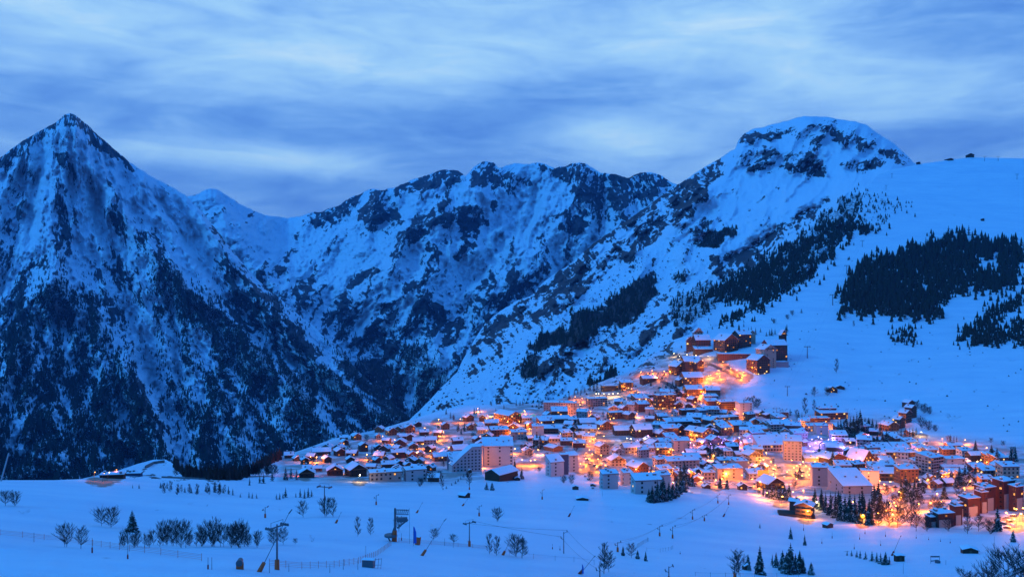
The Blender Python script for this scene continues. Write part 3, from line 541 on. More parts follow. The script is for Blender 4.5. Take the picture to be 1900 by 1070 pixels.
def bare_parts(seed, spread=0.36, nbr=24, stems=1, low=0.12):
    rn = random.Random(seed); tw = MB(); tr = MB()
    def twig(p, d, L, r, lv):
        q = p + d * L; tw.tube(p, q, r * 1.35, r * .8, 3)
        if lv == 0: return
        for k in range(5 if lv > 1 else 4):
            f = .25 + .75 * rn.random(); a = rn.random() * 6.283; dd = (d + Vector((math.cos(a), math.sin(a), .5)) * .62).normalized()
            twig(p + d * L * f, dd, L * (.38 + .25 * rn.random()), max(.0026, r * .6), lv - 1)
    for s_ in range(stems):
        a0 = s_ * 6.283 / stems + rn.random(); k = .20 if stems > 1 else .03; H = 1 if s_ == 0 else .8 + .2 * rn.random()
        base = Vector((math.cos(a0) * .02 * stems, math.sin(a0) * .02 * stems, -.02)); P_ = [base]; d = Vector((math.cos(a0) * k, math.sin(a0) * k, 1)).normalized()
        for i in range(5): d = (d + Vector((rn.uniform(-.07, .07), rn.uniform(-.07, .07), .04))).normalized(); P_.append(P_[-1] + d * H / 5.2)
        for i in range(5): tr.tube(P_[i], P_[i + 1], (.017 - .003 * i) / stems ** .35, (.014 - .003 * i) / stems ** .35, 5)
        n = int(nbr / stems ** .6)
        for b in range(n):
            f = low + (.97 - low) * (b + rn.random()) / n; i = min(4, int(f * 5)); p = P_[i].lerp(P_[i + 1], f * 5 - i)
            prof = math.sin(min(1, (f - low * .6) / (1 - low * .6) * .85 + .18) * math.pi) ** .7; L = spread * (.25 + .8 * prof) * (.75 + .4 * rn.random()); a = rn.random() * 6.283
            dd = Vector((math.cos(a), math.sin(a), .42 + .75 * f * f)).normalized(); twig(p, dd, L, .0065, 2)
    zmax = max(v[2] for v in tw.v)
    for b in (tw, tr): b.v = [(x / zmax, y / zmax, z / zmax) for x, y, z in b.v]
    return tw, tr
CON = [tuple(b.mesh(n, m) for b, n, m in zip(conifer_parts(i, sl), ('crown', 'trunk'), (M_NEEDLE, M_BARK))) for i, sl in enumerate((.24, .30, .36, .27))]
CONF = [conifer_parts(40 + i, sl, 7, 6)[0].mesh('conifer', M_NEEDLE) for i, sl in enumerate((.26, .30, .34, .28))]
BARE = [tuple(b.mesh(n, m) for b, n, m in zip(bare_parts(*a), ('twigs', 'trunk'), (M_TWIG, M_BARK))) for a in ((1, .42, 34, 1, .14), (2, .46, 40, 2, .08), (3, .28, 38, 1, .06), (4, .60, 36, 1, .14), (5, .42, 44, 3, .03))]
RT = random.Random(5)
def plant(kind, p, h, label, group=None, cat='tree', parts=True, var=None, wide=1.0, name=None):
    T = CON if kind == 'con' else BARE; v = var if var is not None else RT.randrange(len(T)); rz = RT.random() * 6.28; name = name or ('conifer' if kind == 'con' else 'bare_tree')
    sc = (h * wide * (.9 + .2 * RT.random()), h * wide * (.9 + .2 * RT.random()), h)
    if not parts:
        o = link(name, (CONF if kind == 'con' else [b[0] for b in BARE])[v % 4]); o.location = p; o.rotation_euler = (0, 0, rz); o.scale = sc; return tag(o, label, cat, group)
    r = empty(name, p, rz, label=label, cat=cat, group=group); r.scale = sc
    for me in T[v]: link(me.name.split('.')[0], me, r)
    return r
# far forest: one small cone per tree, each a mass nobody could count
def forest_mesh(name, P, Hh, seed, slim=0.22, mt=None, sides=5):
    r0 = np.random.RandomState(seed); n = len(P); a = np.arange(sides) * 2 * math.pi / sides; rot = r0.rand(n) * 6.28
    vs = []; fs = []; k = sides + 1
    for (z0, z1, rr) in ((0.02, 0.62, 1.0), (0.38, 1.0, 0.62)):
        rad = (Hh * slim * rr)[:, None] * (0.75 + .5 * r0.rand(n, sides)); ang = a[None] + rot[:, None]
        ring = np.stack([P[:, None, 0] + rad * np.cos(ang), P[:, None, 1] + rad * np.sin(ang), P[:, None, 2] + (Hh[:, None] * (z0 + .07 * r0.randn(n, sides)))], -1)
        top = np.stack([P[:, 0], P[:, 1], P[:, 2] + Hh * z1], -1)[:, None]
        base = len(vs) and sum(len(x) for x in vs)
        vs.append(np.concatenate([ring, top], 1).reshape(-1, 3)); b0 = base + np.arange(n)[:, None] * k
        f = np.stack([np.concatenate([b0 + j for j in range(sides)], 1), np.concatenate([b0 + (j + 1) % sides for j in range(sides)], 1), np.repeat(b0 + sides, sides, 1)], -1); fs.append(f.reshape(-1, 3))
    return np_mesh(name, np.concatenate(vs), np.concatenate(fs), [mt or M_NEEDLE], smooth=False)
def scatter(sheet, dens, box, n, seed, hm, hv=.35):
    r0 = np.random.RandomState(seed); x = r0.uniform(box[0], box[1], n); y = r0.uniform(box[2], box[3], n)
    top = np.interp(x, sheet.px, sheet.top); bot = np.interp(x, sheet.px, sheet.bot); ok = (y > top + 4) & (y < bot) & (r0.rand(n) < dens(x, y)); x, y = x[ok], y[ok]
    p = sheet.at(x, y); h = hm * (1 - hv + 2 * hv * r0.rand(len(p))); p[:, 2] -= h * .08; return x, y, p, h
def clump(x, y): return clampf(0.5 + 1.7 * (fbm(x / 14, y / 22, 4, 77)), 0.22, 1)
x_, y_, p1, h1 = scatter(LEFT, lambda x, y: clampf(forestL(x, y), 0, 1) ** 1.3 * clump(x, y), (-120, 830, 380, 930), 120000, 1, 17)
LF = tag(forest_mesh('mountain_forest', p1, h1, 3), 'dark conifer forest covering the lower slopes of the left mountain', 'forest', kind='stuff')
x_, y_, p1, h1 = scatter(MID, lambda x, y: clampf(forestC(x, y), 0, 1) ** 1.5 * clump(x, y), (560, 900, 560, 850), 22000, 2, 20)
tag(forest_mesh('valley_forest', p1, h1, 4), 'dark conifer forest filling the valley below the middle massif', 'forest', kind='stuff')
x_, y_, p1, h1 = scatter(RIGHT, lambda x, y: clampf(scrubR(x, y) - .3, 0, 1) * 2.2 * clump(x, y), (880, 1640, 340, 760), 42000, 3, 15)
ok = h1 > 0
tag(forest_mesh('hillside_wood', p1, h1, 5, .25), 'scattered dark conifer woods on the flank of the right mountain', 'forest', kind='stuff')
# low shrubs: small dark lumps in the snow
def shrubs(name, sheet, dens, box, n, seed, hm, label, mt=M_LARCH):
    x, y, p, h = scatter(sheet, dens, box, n, seed, hm, .6)
    tag(forest_mesh(name, p, h, seed + 9, .75, mt, 6), label, 'shrubs', kind='stuff')
shrubs('hillside_scrub', RIGHT, lambda x, y: clampf(.55 + .9 * fbm(x / 40, y / 30, 3, 8), 0, 1) * clampf((1330 - x) / 120, 0.04, 1) * (y > 470), (760, 1560, 470, 800), 5200, 11, 3.6, 'low dark scrub dotted over the valley flank above the village')
shrubs('slope_scrub', GROUND, lambda x, y: clampf(.25 + 1.3 * fbm(x / 50, y / 25, 3, 18), 0, 1), (1250, 2000, 560, 800), 420, 12, 1.6, 'tiny dark bushes dotted over the lower ski slope')
shrubs('village_edge_scrub', GROUND, lambda x, y: clampf(.6 + 1.3 * fbm(x / 20, y / 12, 3, 19), 0, 1), (980, 1300, 640, 760), 900, 13, 2.2, 'dark scrub on the bank behind the village')
# woods on the ski slope
WOODS = [('large wood on the ski slope', 3300, 15, [(1556, 582), (1562, 545), (1575, 520), (1602, 496), (1640, 480), (1700, 462), (1740, 450), (1782, 438), (1832, 450), (1892, 452), (1894, 500), (1888, 528), (1832, 544), (1776, 538), (1750, 560), (1742, 586), (1715, 596), (1680, 588), (1620, 584)], [[(1800, 486), (1850, 484), (1852, 502), (1808, 506)]]),
         ('wood at the right edge of the ski slope', 1100, 11, [(1776, 638), (1786, 610), (1830, 578), (1896, 550), (1960, 540), (1960, 572), (1898, 568), (1852, 592), (1840, 604), (1960, 596), (1960, 642)], []),
         ('long dark wood below the rock band', 4200, 9.5, MAINW, [[(1500, 470), (1530, 450), (1540, 462), (1512, 486)], [(1470, 505), (1500, 490), (1500, 502), (1476, 515)]]),
         ('small round wood alone in the snow', 90, 9, [(1658, 636), (1662, 618), (1680, 612), (1697, 618), (1700, 636)], []),
         ('thin treeline on the slope crest', 110, 10, [(1600, 400), (1610, 360), (1690, 380), (1690, 392), (1640, 395), (1660, 420), (1640, 430), (1620, 400)], [])]
cand = []
r1 = np.random.RandomState(12)
for (nm, n, hpx, poly, holes) in WOODS:
    xs = [p[0] for p in poly]; ys = [p[1] for p in poly]; x = r1.uniform(min(xs) - 10, max(xs) + 10, n * 4); y = r1.uniform(min(ys) - 8, max(ys) + 8, n * 4)
    qx = x + 11 * fbm(x / 18, y / 18, 4, 5, .7); qy = y + 9 * fbm(x / 18, y / 18, 4, 6, .7); dd_ = seg_d(qx, qy, list(poly) + [poly[0]]); ins_ = poly_in(qx, qy, poly); ok = r1.rand(len(x)) < np.where(ins_, clampf(.35 + dd_ / 14, 0, 1), .30 * np.exp(-dd_ / 5))
    if 'long dark' in nm: ok &= (fbm(x / 24, y / 24, 3, 15) < .02 + (y - 400) / 300) | (y > 520)
    for hh in holes: ok &= ~poly_in(qx, qy, hh)
    x, y = x[ok][:n], y[ok][:n]
    for a, b in zip(x, y):
        on = b > np.interp(a, GROUND.px, GROUND.top) + 1
        p = (GROUND if on else RIGHT).at(a, b)
        cand.append((hpx * (.5 + .9 * r1.rand() ** 1.3) * (1 if b > 420 else .6), p, nm))
# ------------------------------------------------------------------ buildings
RB = random.Random(21)
def win_mesh(name, pane):
    b = MB(); b.cur = 0; b.box(-.42, .42, -.05, .05, .08, .92); b.cur = 1
    b.box(-.5, -.42, -.09, .05, 0, 1); b.box(.42, .5, -.09, .05, 0, 1); b.box(-.42, .42, -.09, .05, 0, .08); b.box(-.42, .42, -.09, .05, .92, 1)
    return b.mesh(name, [pane, M_FRAME])
WIN = [win_mesh('window', M_GLASS)] + [win_mesh('lit_window', m) for m in M_LIT]
BLD = []          # (px, py, w, h, label, root)
def wing(root, Mw, Mroot_inv, W, D, H, kind, wall, pitch, style, lit, rot, prof=None, sc=1.0, chim=None, found=5.0):
    L = Mroot_inv @ Mw; x, y = W / 2, D / 2; tp = math.tan(R(pitch)); wl = WALL[wall]; ov = .9 * sc
    wb = MB(); ro = MB(); sn = MB(); th = .5 * sc ** .5
    if kind in 'GS':
        zr = H + x * tp; wb.extr([(-x, -found), (x, -found), (x, H), (0, zr), (-x, H)], -y, y)
        for sg in (-1, 1):
            ro.extr([(0, zr + .05), (sg * (x + ov), H - ov * tp + .05), (sg * (x + ov), H - ov * tp + .3), (0, zr + .32)][::sg], -y - ov, y + ov)
            sn.slab((0, -y - ov, zr + .34), (sg * (x + ov), 0, -(x + ov) * tp), (0, D + 2 * ov, 0), 4, max(2, int(D / 4)), th, .18 * sc, RB)
    elif kind == 'F':
        hb = H + D * tp; n = len(wb.v)
        wb.add([(-x, -y, -found), (x, -y, -found), (x, y, -found), (-x, y, -found), (-x, -y, H), (x, -y, H), (x, y, hb), (-x, y, hb)], [(0, 3, 2, 1), (0, 1, 5, 4), (1, 2, 6, 5), (2, 3, 7, 6), (3, 0, 4, 7), (4, 5, 6, 7)])
        z0 = H - ov * .6 * tp; e = .5 * sc
        ro.add([(-x - e, -y - e, z0 + .03), (x + e, -y - e, z0 + .03), (x + e, y + e, hb + e * tp + .03), (-x - e, y + e, hb + e * tp + .03)] + [(-x - e, -y - e, z0 + .5), (x + e, -y - e, z0 + .5), (x + e, y + e, hb + e * tp + .5), (-x - e, y + e, hb + e * tp + .5)],
               [(0, 3, 2, 1), (0, 1, 5, 4), (1, 2, 6, 5), (2, 3, 7, 6), (3, 0, 4, 7), (4, 5, 6, 7)])
        sn.slab((-x - e, -y - e, z0 + .52), (W + 2 * e, 0, 0), (0, D + 2 * e, hb - z0 + e * tp), max(3, int(W / 4)), max(2, int(D / 4)), th, .2 * sc, RB)
    else:             # P: a profile drawn in metres, roof pieces on its upper edges
        wb.extr([(p[0], p[1]) for p in prof], -y, y)
        top = [p for p in prof if p[1] > -found + .1]
        for a, b in zip(top[:-1], top[1:]):
            if a[0] - b[0] > .8:
                ro.extr([(b[0], b[1] + .02), (a[0], a[1] + .02), (a[0], a[1] + .4), (b[0], b[1] + .4)], -y - .5, y + .5)
                sn.slab((b[0], -y - .5, b[1] + .42), (a[0] - b[0], 0, a[1] - b[1]), (0, D + 1, 0), max(2, int((a[0] - b[0]) / 4)), max(2, int(D / 4)), th, .2 * sc, RB)
    wb.build('wall', wl, root, L); r = ro.build('roof', M_FASC, root, L); sn.build('snow_cover', MS, r)
    nch = chim if chim is not None else (RB.choice((1, 1, 2)) if kind in 'GS' else RB.choice((2, 3, 4)))
    for k in range(nch):
        c = MB()
        if kind in 'GS': cx = RB.uniform(.2, .6) * x * RB.choice((-1, 1)); cy = RB.uniform(-.7, .7) * y; cz = H + (x - abs(cx)) * tp
        else: cx = RB.uniform(-.8, .8) * x; cy = RB.uniform(-.7, .7) * y; cz = H + (cy + y) * tp if kind == 'F' else H
        a = .45 * sc + .2; c.cur = 0; c.box(cx - a, cx + a, cy - a, cy + a, cz - .5, cz + 1.7 * sc + .3); c.cur = 1; c.box(cx - a - .1, cx + a + .1, cy - a - .1, cy + a + .1, cz + 1.7 * sc + .3, cz + 1.7 * sc + .65)
        c.build('chimney', [M_STONE, MS], r)
    # faces: (normal angle, centre, width, top height function)
    fl = max(1, round(H / (3.0 * max(1, sc * .8)))); fh = H / fl
    faces = [('f', (0, -y), 0, W), ('l', (-x, 0), -90, D), ('r', (x, 0), 90, D)]
    if kind == 'S': faces.append(('b', (0, y), 180, W))
    nwin = 0
    for (fn, (cx, cy), fa, fw) in faces:
        ang = math.radians(rot + fa); nx, ny = math.sin(ang), -math.cos(ang)
        if ny > 0.12: continue
        gable = kind in 'GS' and fn in 'fb'
        cols = max(1, round(fw / (3.6 * max(1, sc * .8)))); cols = min(cols, max(1, 96 // (fl + 1) - nwin // (fl + 1)))
        Mf = L @ Matrix.Translation((cx, cy, 0)) @ Matrix.Rotation(math.radians(fa), 4, 'Z')
        sp = fw / cols
        for f in range(fl):
            z = f * fh + fh * .28
            for c in range(cols):
                if prof and fn == 'f' and z + fh * .6 > np.interp(-fw / 2 + (c + .2) * sp, [q[0] for q in prof[1:]][::-1], [q[1] for q in prof[1:]][::-1]): continue
                if style == 'n' or (style == 's' and c % 3 != 1) or RB.random() < .06: continue
                u = -fw / 2 + (c + .5) * sp; k = 0
                if RB.random() < lit: k = RB.choice((1, 1, 2, 3, 3))
                ww = sp * (.72 if style in 'by' else .46); wh = fh * (.62 if style in 'by' else .5)
                link('window', WIN[k], root, Mf @ Matrix.Translation((u, -.02, z)) @ Matrix.Diagonal((ww, 1, wh, 1))); nwin += 1
            if style in 'by' and (fn in 'fb' or style == 'y') and f > 0:
                b = MB(); b.box(-fw * .46, fw * .46, -1.3, -.01, f * fh - .12, f * fh + .02); b.box(-fw * .46, fw * .46, -1.36, -1.26, f * fh + .02, f * fh + 1.0 * sc ** .5)
                b.build('balcony', M_RAILW if wall in 'wpcg' else M_RAIL, root, Mf)
        if gable and x * tp > 3.0:
            k = 1 if RB.random() < lit * 1.5 else 0
            for u in ((-.16, .16) if x * tp > 4.2 else (0,)):
                link('window', WIN[k], root, Mf @ Matrix.Translation((u * fw, -.02, H + .3)) @ Matrix.Diagonal((min(2, fw * .13), 1, min(2, x * tp * .34), 1)))
            if style != 'n' and wall in 'ctow':
                b = MB(); b.box(-fw * .42, fw * .42, -1.25, -.01, H - .1, H + .05); b.box(-fw * .42, fw * .42, -1.3, -1.2, H + .05, H + 1.0); b.build('balcony', M_RAIL, root, Mf)
    return r
DESC = {'w': 'white rendered', 'c': 'cream rendered', 'p': 'pale concrete', 'g': 'grey concrete', 't': 'dark timber', 'o': 'warm brown timber', 'b': 'brown clad', 'r': 'red brown', 'u': 'blue roofed'}
def building(px, py, wpx, hpx, kind, wall, rot=0, ratio=1.0, style='d', pitch=None, lit=.09, label=None, root=None, prof=None, cat=None, found=5.0, chim=None, name=None):
    p = G(px, py); s = mpp(p); a = math.radians(abs(rot)); W = wpx * s / (math.cos(a) + ratio * math.sin(a)); D = W * ratio; H = hpx * s; sc = max(1.0, s / .62) if hpx > 18 else 1.0
    if pitch is None: pitch = 30 if kind in 'GS' else 15
    if wpx < 26: wpx *= 1.15; hpx *= 1.25
    if prof: prof = [(u * s, v * s) for u, v in prof]; prof = [(u, -found) if v < 0.01 else (u, v) for u, v in prof]
    c = p + Vector((0, (W / 2 * math.sin(a) + D / 2 * math.cos(a)), 0)); rz = rot
    if kind == 'S': W, D = D, W; rz = rot + 90
    Mw = Matrix.Translation(c) @ Matrix.Rotation(math.radians(rz), 4, 'Z')
    if root is None:
        big = hpx > 20 or wpx > 42
        nm = name or ('apartment_block' if kind in 'FP' and big else ('hotel' if big else ('chalet' if kind in 'GS' else 'house')))
        root = empty(nm, c, math.radians(rz), cat=cat or nm.replace('_', ' '), group='buildings of the resort village'); root['_m'] = 1
        BLD.append([px, py, wpx, hpx, label, root, wall, kind]); del root['_m']
        root_m = Mw
    else: root_m = Matrix.Translation(root.location) @ Matrix.Rotation(root.rotation_euler.z, 4, 'Z')
    wing(root, Mw, root_m.inverted(), W, D, H, kind, wall, pitch, style, lit, rz, prof, sc, chim, found)
    return root
TAB = """
515 853 14 5 G t 20 1.2 d
534 850 18 6 S t 10 1.0 d
548 855 16 5 G t 30 1.2 d
563 862 18 9 G t 25 1.3 d|dark timber chalet with a broad snowy roof on the left edge of the village
576 852 16 6 S t -10 1 d
594 845 36 7 S t 12 .6 d|long dark chalet under one wide snow roof, rearmost on the left edge
604 858 20 7 G t 28 1.3 d
627 846 24 9 G t 28 1.4 d
637 816 16 5 S o 10 .8 d
637 826 18 6 G t 30 1 d
652 846 20 6 S t -10 .8 d
648 858 18 6 G t 20 1 d
672 838 20 12 G t 25 1.2 d|tall dark gabled chalet beside the snow-laden tree on the left side
700 814 12 6 G g 25 1 d
588 874 16 6 S o 5 .8 d
568 872 16 5 S o 10 .8 d
566 886 32 8 G t 12 1 d
618 882 34 9 G t 14 1 d|dark chalet with white bargeboards left of the yellow-lit chalet
656 884 44 12 G t 28 1.1 d|large chalet with wide gable and yellow-lit ground floor on the left edge
718 870 26 9 S t 15 .7 d
688 872 18 7 S c -8 .8 d
724 808 24 9 G o 28 1.2 d
759 803 22 10 G o 15 1 d|orange-lit gable house at the rear left of the village
774 792 16 6 G t 20 1 d
786 808 18 7 S t 12 .8 d
812 808 16 6 S t -10 .8 d
794 824 30 8 S g 6 .6 d
738 850 30 11 S t 14 .6 d|wide dark house left of the orange snow street
762 852 20 10 G o 28 1.1 d
745 815 18 6 S t 8 .8 d
700 836 18 7 G t 25 1 d
712 893 62 15 F p 16 .34 d 6|long low pale concrete building with round roof vents at the snow edge
768 893 44 20 F w 20 .6 s 5|white cubic block on the snow edge left of the sloping white block
814 856 30 9 S o 20 .8 d|chalet with long snowy roof and a glowing orange ground floor
848 826 22 9 S t 20 .8 d
852 842 36 8 S t 22 .8 n
868 782 22 8 G t 30 1.1 d
872 798 14 8 G o 20 1 d
912 792 26 8 S o 5 .7 d
894 804 22 7 S c 12 .8 d
942 788 52 17 G o 38 1.5 b 22 .2|orange-lit gabled hotel with rows of balconies and a green light line at its eave
977 785 20 10 S c 10 .8 d|small house with lime green lit roof beside the green-outlined hotel
926 812 36 14 F o 12 .5 b 14|brown balconied block below the orange gabled hotel
962 816 30 14 F p 10 .5 d 10
998 813 22 22 F w 4 .7 s 8|white narrow tower block with one column of dark balconies, mid left of the village
1030 785 52 8 S b 6 .35 b
1026 804 34 9 F t 2 .4 b 20
1040 768 62 20 F p -10 .3 d 5|long pale apartment slab with red ends at the rear of the village
1026 820 30 7 S c 4 .6 d
1051 826 22 8 F b 2 .6 d
1075 830 22 8 F r 0 .6 d|low red-fronted shop left of the main snow street
1028 838 34 7 G o 35 1.2 n 16|low building with ribbed pink-lit snow roofs
1080 800 20 6 S o 18 .8 d
1076 812 22 6 S o 22 .8 d
1090 790 34 6 S t 10 .8 d|broad hip-roofed chalet left of the lit junction
1122 798 30 10 G o 20 1.1 d|warm timber chalet glowing over the bright junction
979 844 20 8 G g 15 1 d
985 818 18 6 S t 20 .8 d
920 804 18 6 G t 20 1 d
1108 754 40 14 F p 14 .35 b 5|balconied slab with curved plan at the rear centre
1144 778 34 12 F o 22 .4 b 5 .25|orange-lit long facade below the rear centre slab
1168 779 22 10 G o 32 1.2 d
1173 744 16 8 G g 30 1 d
1132 726 32 10 F t 8 .5 d 4|dark flat terrace building above the string of small bulbs
1163 722 26 12 F o 12 .6 b
1204 712 30 10 S t 14 .6 d
1236 760 44 26 F o 24 .35 b 5 .3|tall orange-lit curved slab of balconies right of the lit avenue
1200 742 30 8 F t 26 .4 d 5
1207 768 18 9 S g -20 .8 n 20
1263 798 60 15 F t 10 .4 b 10 .12|wide dark timber hotel with balconies in the upper middle
1293 797 16 13 F b 8 .7 d
1283 770 42 9 F t 16 .3 n 3
1320 745 26 10 F g 0 .9 d 5|round grey building with domed snow roof by the winding street
1352 762 40 16 F t 14 .5 b 6
1383 770 28 22 F w 12 .8 s 5|white block with three floors of dark balconies on the slope below the hamlet
1346 786 62 10 F o 24 .3 d 4 .3|long low hall with a fiery orange lit side below the winding street
1322 790 44 10 G t 30 1.3 d 20|dark hall with a wide smooth snow roof left of the fiery long hall
1302 817 50 15 G o 38 1.5 y 24 .35|large gabled chalet hotel with golden lit balconies in the village centre
1118 844 26 16 G c 22 1.1 d|tall narrow house beside the wide snow street, left centre
1156 808 34 10 S t 6 .7 b
1192 812 40 15 S t 14 .8 b|big timber chalet with two broad snowy roofs, centre left
1228 780 24 8 S t 20 .8 d
1207 782 18 6 S t -15 .8 d
1226 812 28 8 G t 30 1.1 d
1214 835 30 11 G o 25 1 d|orange gabled house beside the violet lights
1172 842 36 12 S g 14 .7 d
1203 838 22 7 F p 0 .6 d
1146 845 18 9 G g 20 1 d
1265 838 32 20 F p 4 .6 s 12 .1|pinkish five-storey block with chimneys amid the violet lights
1264 808 26 10 G r 10 .7 d 40|steep roofed red fronted house behind the pinkish block
1328 826 28 10 G t 15 1 d
1360 836 22 8 F r 0 .7 d
1351 851 18 14 F g 6 .8 d
1398 861 32 17 G c 20 .9 b|tall chalet with cream ground floors beside the yellow-lit street
1387 800 24 10 F o 6 .7 d
1228 868 30 15 F p 22 .6 d 12
1268 872 66 16 F p 12 .3 d 14|long pale pink apartment slab with dotted roof vents, lower centre
1286 846 26 8 S t 6 .6 d
1303 848 18 7 S t 10 .8 d
1146 865 32 11 G c 10 .9 d
1186 880 40 13 G o 30 1.1 d|chalet with an orange glowing gable behind the white blocks
1131 907 34 27 F w 14 .6 s 12 .06|white five-storey block, left of the two at the snow edge
+1140 900 14 21 F w 14 .7 n 12
1164 900 22 22 F w 20 .8 s 14 .06
1202 917 56 25 F w 10 .55 s 14 .06|white block with a black glazed front bay at the snow edge
+1232 910 26 28 F w 10 .8 n 12
1316 890 24 13 F p 8 .7 d 6
1354 889 52 19 F p 8 .5 s 8|pale pink apartment block with three dark window columns
1375 876 28 20 F p 10 .8 n 8
1312 906 14 4 G t 10 1 n
1379 909 16 8 G t 5 .8 d
1436 908 46 10 G t 20 1 b|snowy-roofed chalet among dark trees with an orange billboard behind
1392 818 18 8 G c 10 1 d
1440 805 26 17 F p 10 .7 b 16|pinkish balconied block above the big white hall
1464 792 18 9 F b 6 .8 b
1508 801 20 11 F p 4 .7 b 10
1526 806 24 16 F w 6 .6 s 12 .2|white block washed in violet light from the square
1548 779 60 12 F b 12 .35 b 12 .25|brown terraced hotel stepping down at the foot of the slope
+1536 775 34 17 F b 6 .5 b 4
1514 783 54 7 F b 4 .3 b 4
1434 838 60 12 F p 6 .5 b 26|wide building with a huge plain snow roof in the village centre
1474 855 36 36 F p -12 .6 d 22 .04|tallest tower block in the centre, pale side and red balconied front
1506 856 26 6 F c 0 .8 n
1544 834 30 8 S g 10 .8 n
1553 838 34 8 S t -14 .8 n
1550 860 56 9 G t 24 .9 n 20|broad chalet roof spread above the grey tower block
1578 824 20 6 S t 8 .8 d
1578 812 16 5 S r 0 .8 d
1605 860 48 7 G r 34 1.1 y 44 .7|steep pyramid hotel with a glittering triangular front of lit balconies
1642 808 10 4 G t 0 1 n
1526 902 34 34 F g -8 .7 s 10 .05|grey nine-storey tower, left of the wide snow roof
+1553 907 24 36 F g 8 .7 s 8
1590 916 60 14 F g 4 1.2 s 16 .05|squat building with the widest blank snow roof in the village
1617 900 32 26 F w -6 .5 s 4
1644 862 26 9 S t 8 .8 d
1652 872 30 9 F t 6 .7 n
1651 892 46 13 F r -4 .5 b 18 .3|glowing red fronted restaurant right of the wide snow roof
1687 896 38 25 F o 6 .6 d 8 .25|orange lit hotel front with rows of small windows
1688 868 16 4 S t 0 .8 n
1500 962 40 22 G b -28 1 b 22|large brown chalet on a timber terrace at the snow edge
+1477 950 20 20 S b -28 1 n 26
1735 882 46 32 F g 28 1 b 8 .08|long grey hotel with stepped balconies seen end on
+1774 876 38 24 F w 6 .5 s 6
1774 838 30 12 S o 6 .6 b 22 .7|small chalet with yellow-lit floors behind the long grey hotel
1815 855 32 11 S t 8 .6 d
1876 888 34 22 F c 4 .7 d 12
1656 800 30 11 G o 16 1.1 d 28|front gabled chalet of the row stepping up the slope
1672 795 22 17 G b 30 1 b
1684 785 22 19 G b 30 1 b
1694 776 20 20 G b 30 1 b|upper chalet of the row stepping up the slope
1690 757 20 10 G t 20 1 d
1545 728 18 6 G t 0 1 d|lone small barn beside the trees on the snow slope
204 887 44 5 F t 10 .4 n 4|low dark lift station on the left with a few small lamps
244 883 30 4 F u 6 .5 n 4|low blue-roofed shed at the foot of the snow mound
1755 978 40 24 F r 16 .6 s 6 .12|front red brown stepped block at the right snow edge
+1736 978 26 18 F r 16 .6 n 6
+1778 974 20 34 F r 16 .8 n 6
1806 958 36 32 F r 22 .7 s 6 .10|second red brown stepped block at the right
+1785 958 24 25 F r 22 .6 n 6
+1826 952 20 38 F r 22 .8 s 6
1836 948 36 42 F r 26 .8 s 6 .10|third and widest red brown stepped block
1872 944 40 50 F r 26 .7 s 6 .10|tallest red brown block at the right frame edge
+1892 948 26 44 F r 26 .7 s 6 .1
"""
def fnum(v):
    try: return float(v)
    except ValueError: return None
last = None
for ln in TAB.strip().split('\n'):
    plus = ln.startswith('+'); body, _, lab = ln.lstrip('+').partition('|'); q = body.split()
    kw = dict(px=float(q[0]), py=float(q[1]), wpx=float(q[2]), hpx=float(q[3]), kind=q[4], wall=q[5], rot=float(q[6]), ratio=float(q[7]), style=q[8])
    if len(q) > 9: kw['pitch'] = float(q[9])
    if len(q) > 10: kw['lit'] = float(q[10])
    if plus: building(root=last, **kw)
    else: last = building(label=lab or None, **kw)
for b in BLD:
    if b[6] == 'r' and b[1] > 940:
        wl_ = [c for c in b[5].children if c.name.startswith('wall')]
        for w0 in wl_:
            xs = [v.co.x for v in w0.data.vertices]; ys = [v.co.y for v in w0.data.vertices]; zs = [v.co.z for v in w0.data.vertices]; X1 = max(xs); Y0, Y1 = min(ys), max(ys); Z1 = max(zs); D_ = Y1 - Y0
            for k in range(3):
                m = MB(); y0 = Y0 + D_ * (.12 + .30 * k); m.box(X1 + .01, X1 + .5, y0, y0 + D_ * .16, -5, Z1 * (.80 - .10 * (k % 2))); m.build('wall_panel', WALL['c'], b[5], w0.matrix_basis.copy())
            m = MB(); m.box(min(xs) + .6, X1 * .55, Y0 - .35, Y0 - .01, -5, Z1 * .52); m.build('wall_panel', WALL['p'], b[5], w0.matrix_basis.copy())
# the twin white blocks with blue mansards
a = building(862, 876, 60, 40, 'P', 'w', 20, .42, 'd', label='white block whose blue roof edge slopes down like a ramp', prof=[(-29, 0), (29, 0), (29, 44), (10, 44), (-8, 30), (-29, 12)], lit=.04, name='apartment_block', chim=0)
building(848, 873, 40, 14, 'F', 'u', 20, .8, 'n', 30, root=a, chim=0)
a = building(923, 864, 58, 36, 'F', 'w', 3, .5, 's', label='white eight-storey block with dark window columns and a curved blue cornice', lit=.05, pitch=22, name='apartment_block', chim=3)
building(884, 866, 24, 38, 'F', 'w', 16, .8, 'd', root=a, pitch=4, chim=0)
m = MB(); p = G(923, 864); s_ = mpp(p)
# white pair right of them
a = building(1030, 884, 34, 26, 'F', 'w', 24, .8, 's', label='stepped white block with slate blue upper roofs', pitch=24, lit=.12, name='apartment_block', chim=1)
building(1047, 880, 16, 36, 'F', 'u', 10, .8, 'n', root=a, pitch=3, chim=0); building(1062, 876, 24, 30, 'F', 'w', 24, .8, 's', root=a, pitch=16, chim=0)
# big barn alone on the snow
building(930, 893, 62, 12, 'G', 't', -38, 1.6, 'n', label='large dark barn with an unbroken snow roof standing alone on the snow', pitch=24, lit=0, name='barn', cat='barn', chim=0)
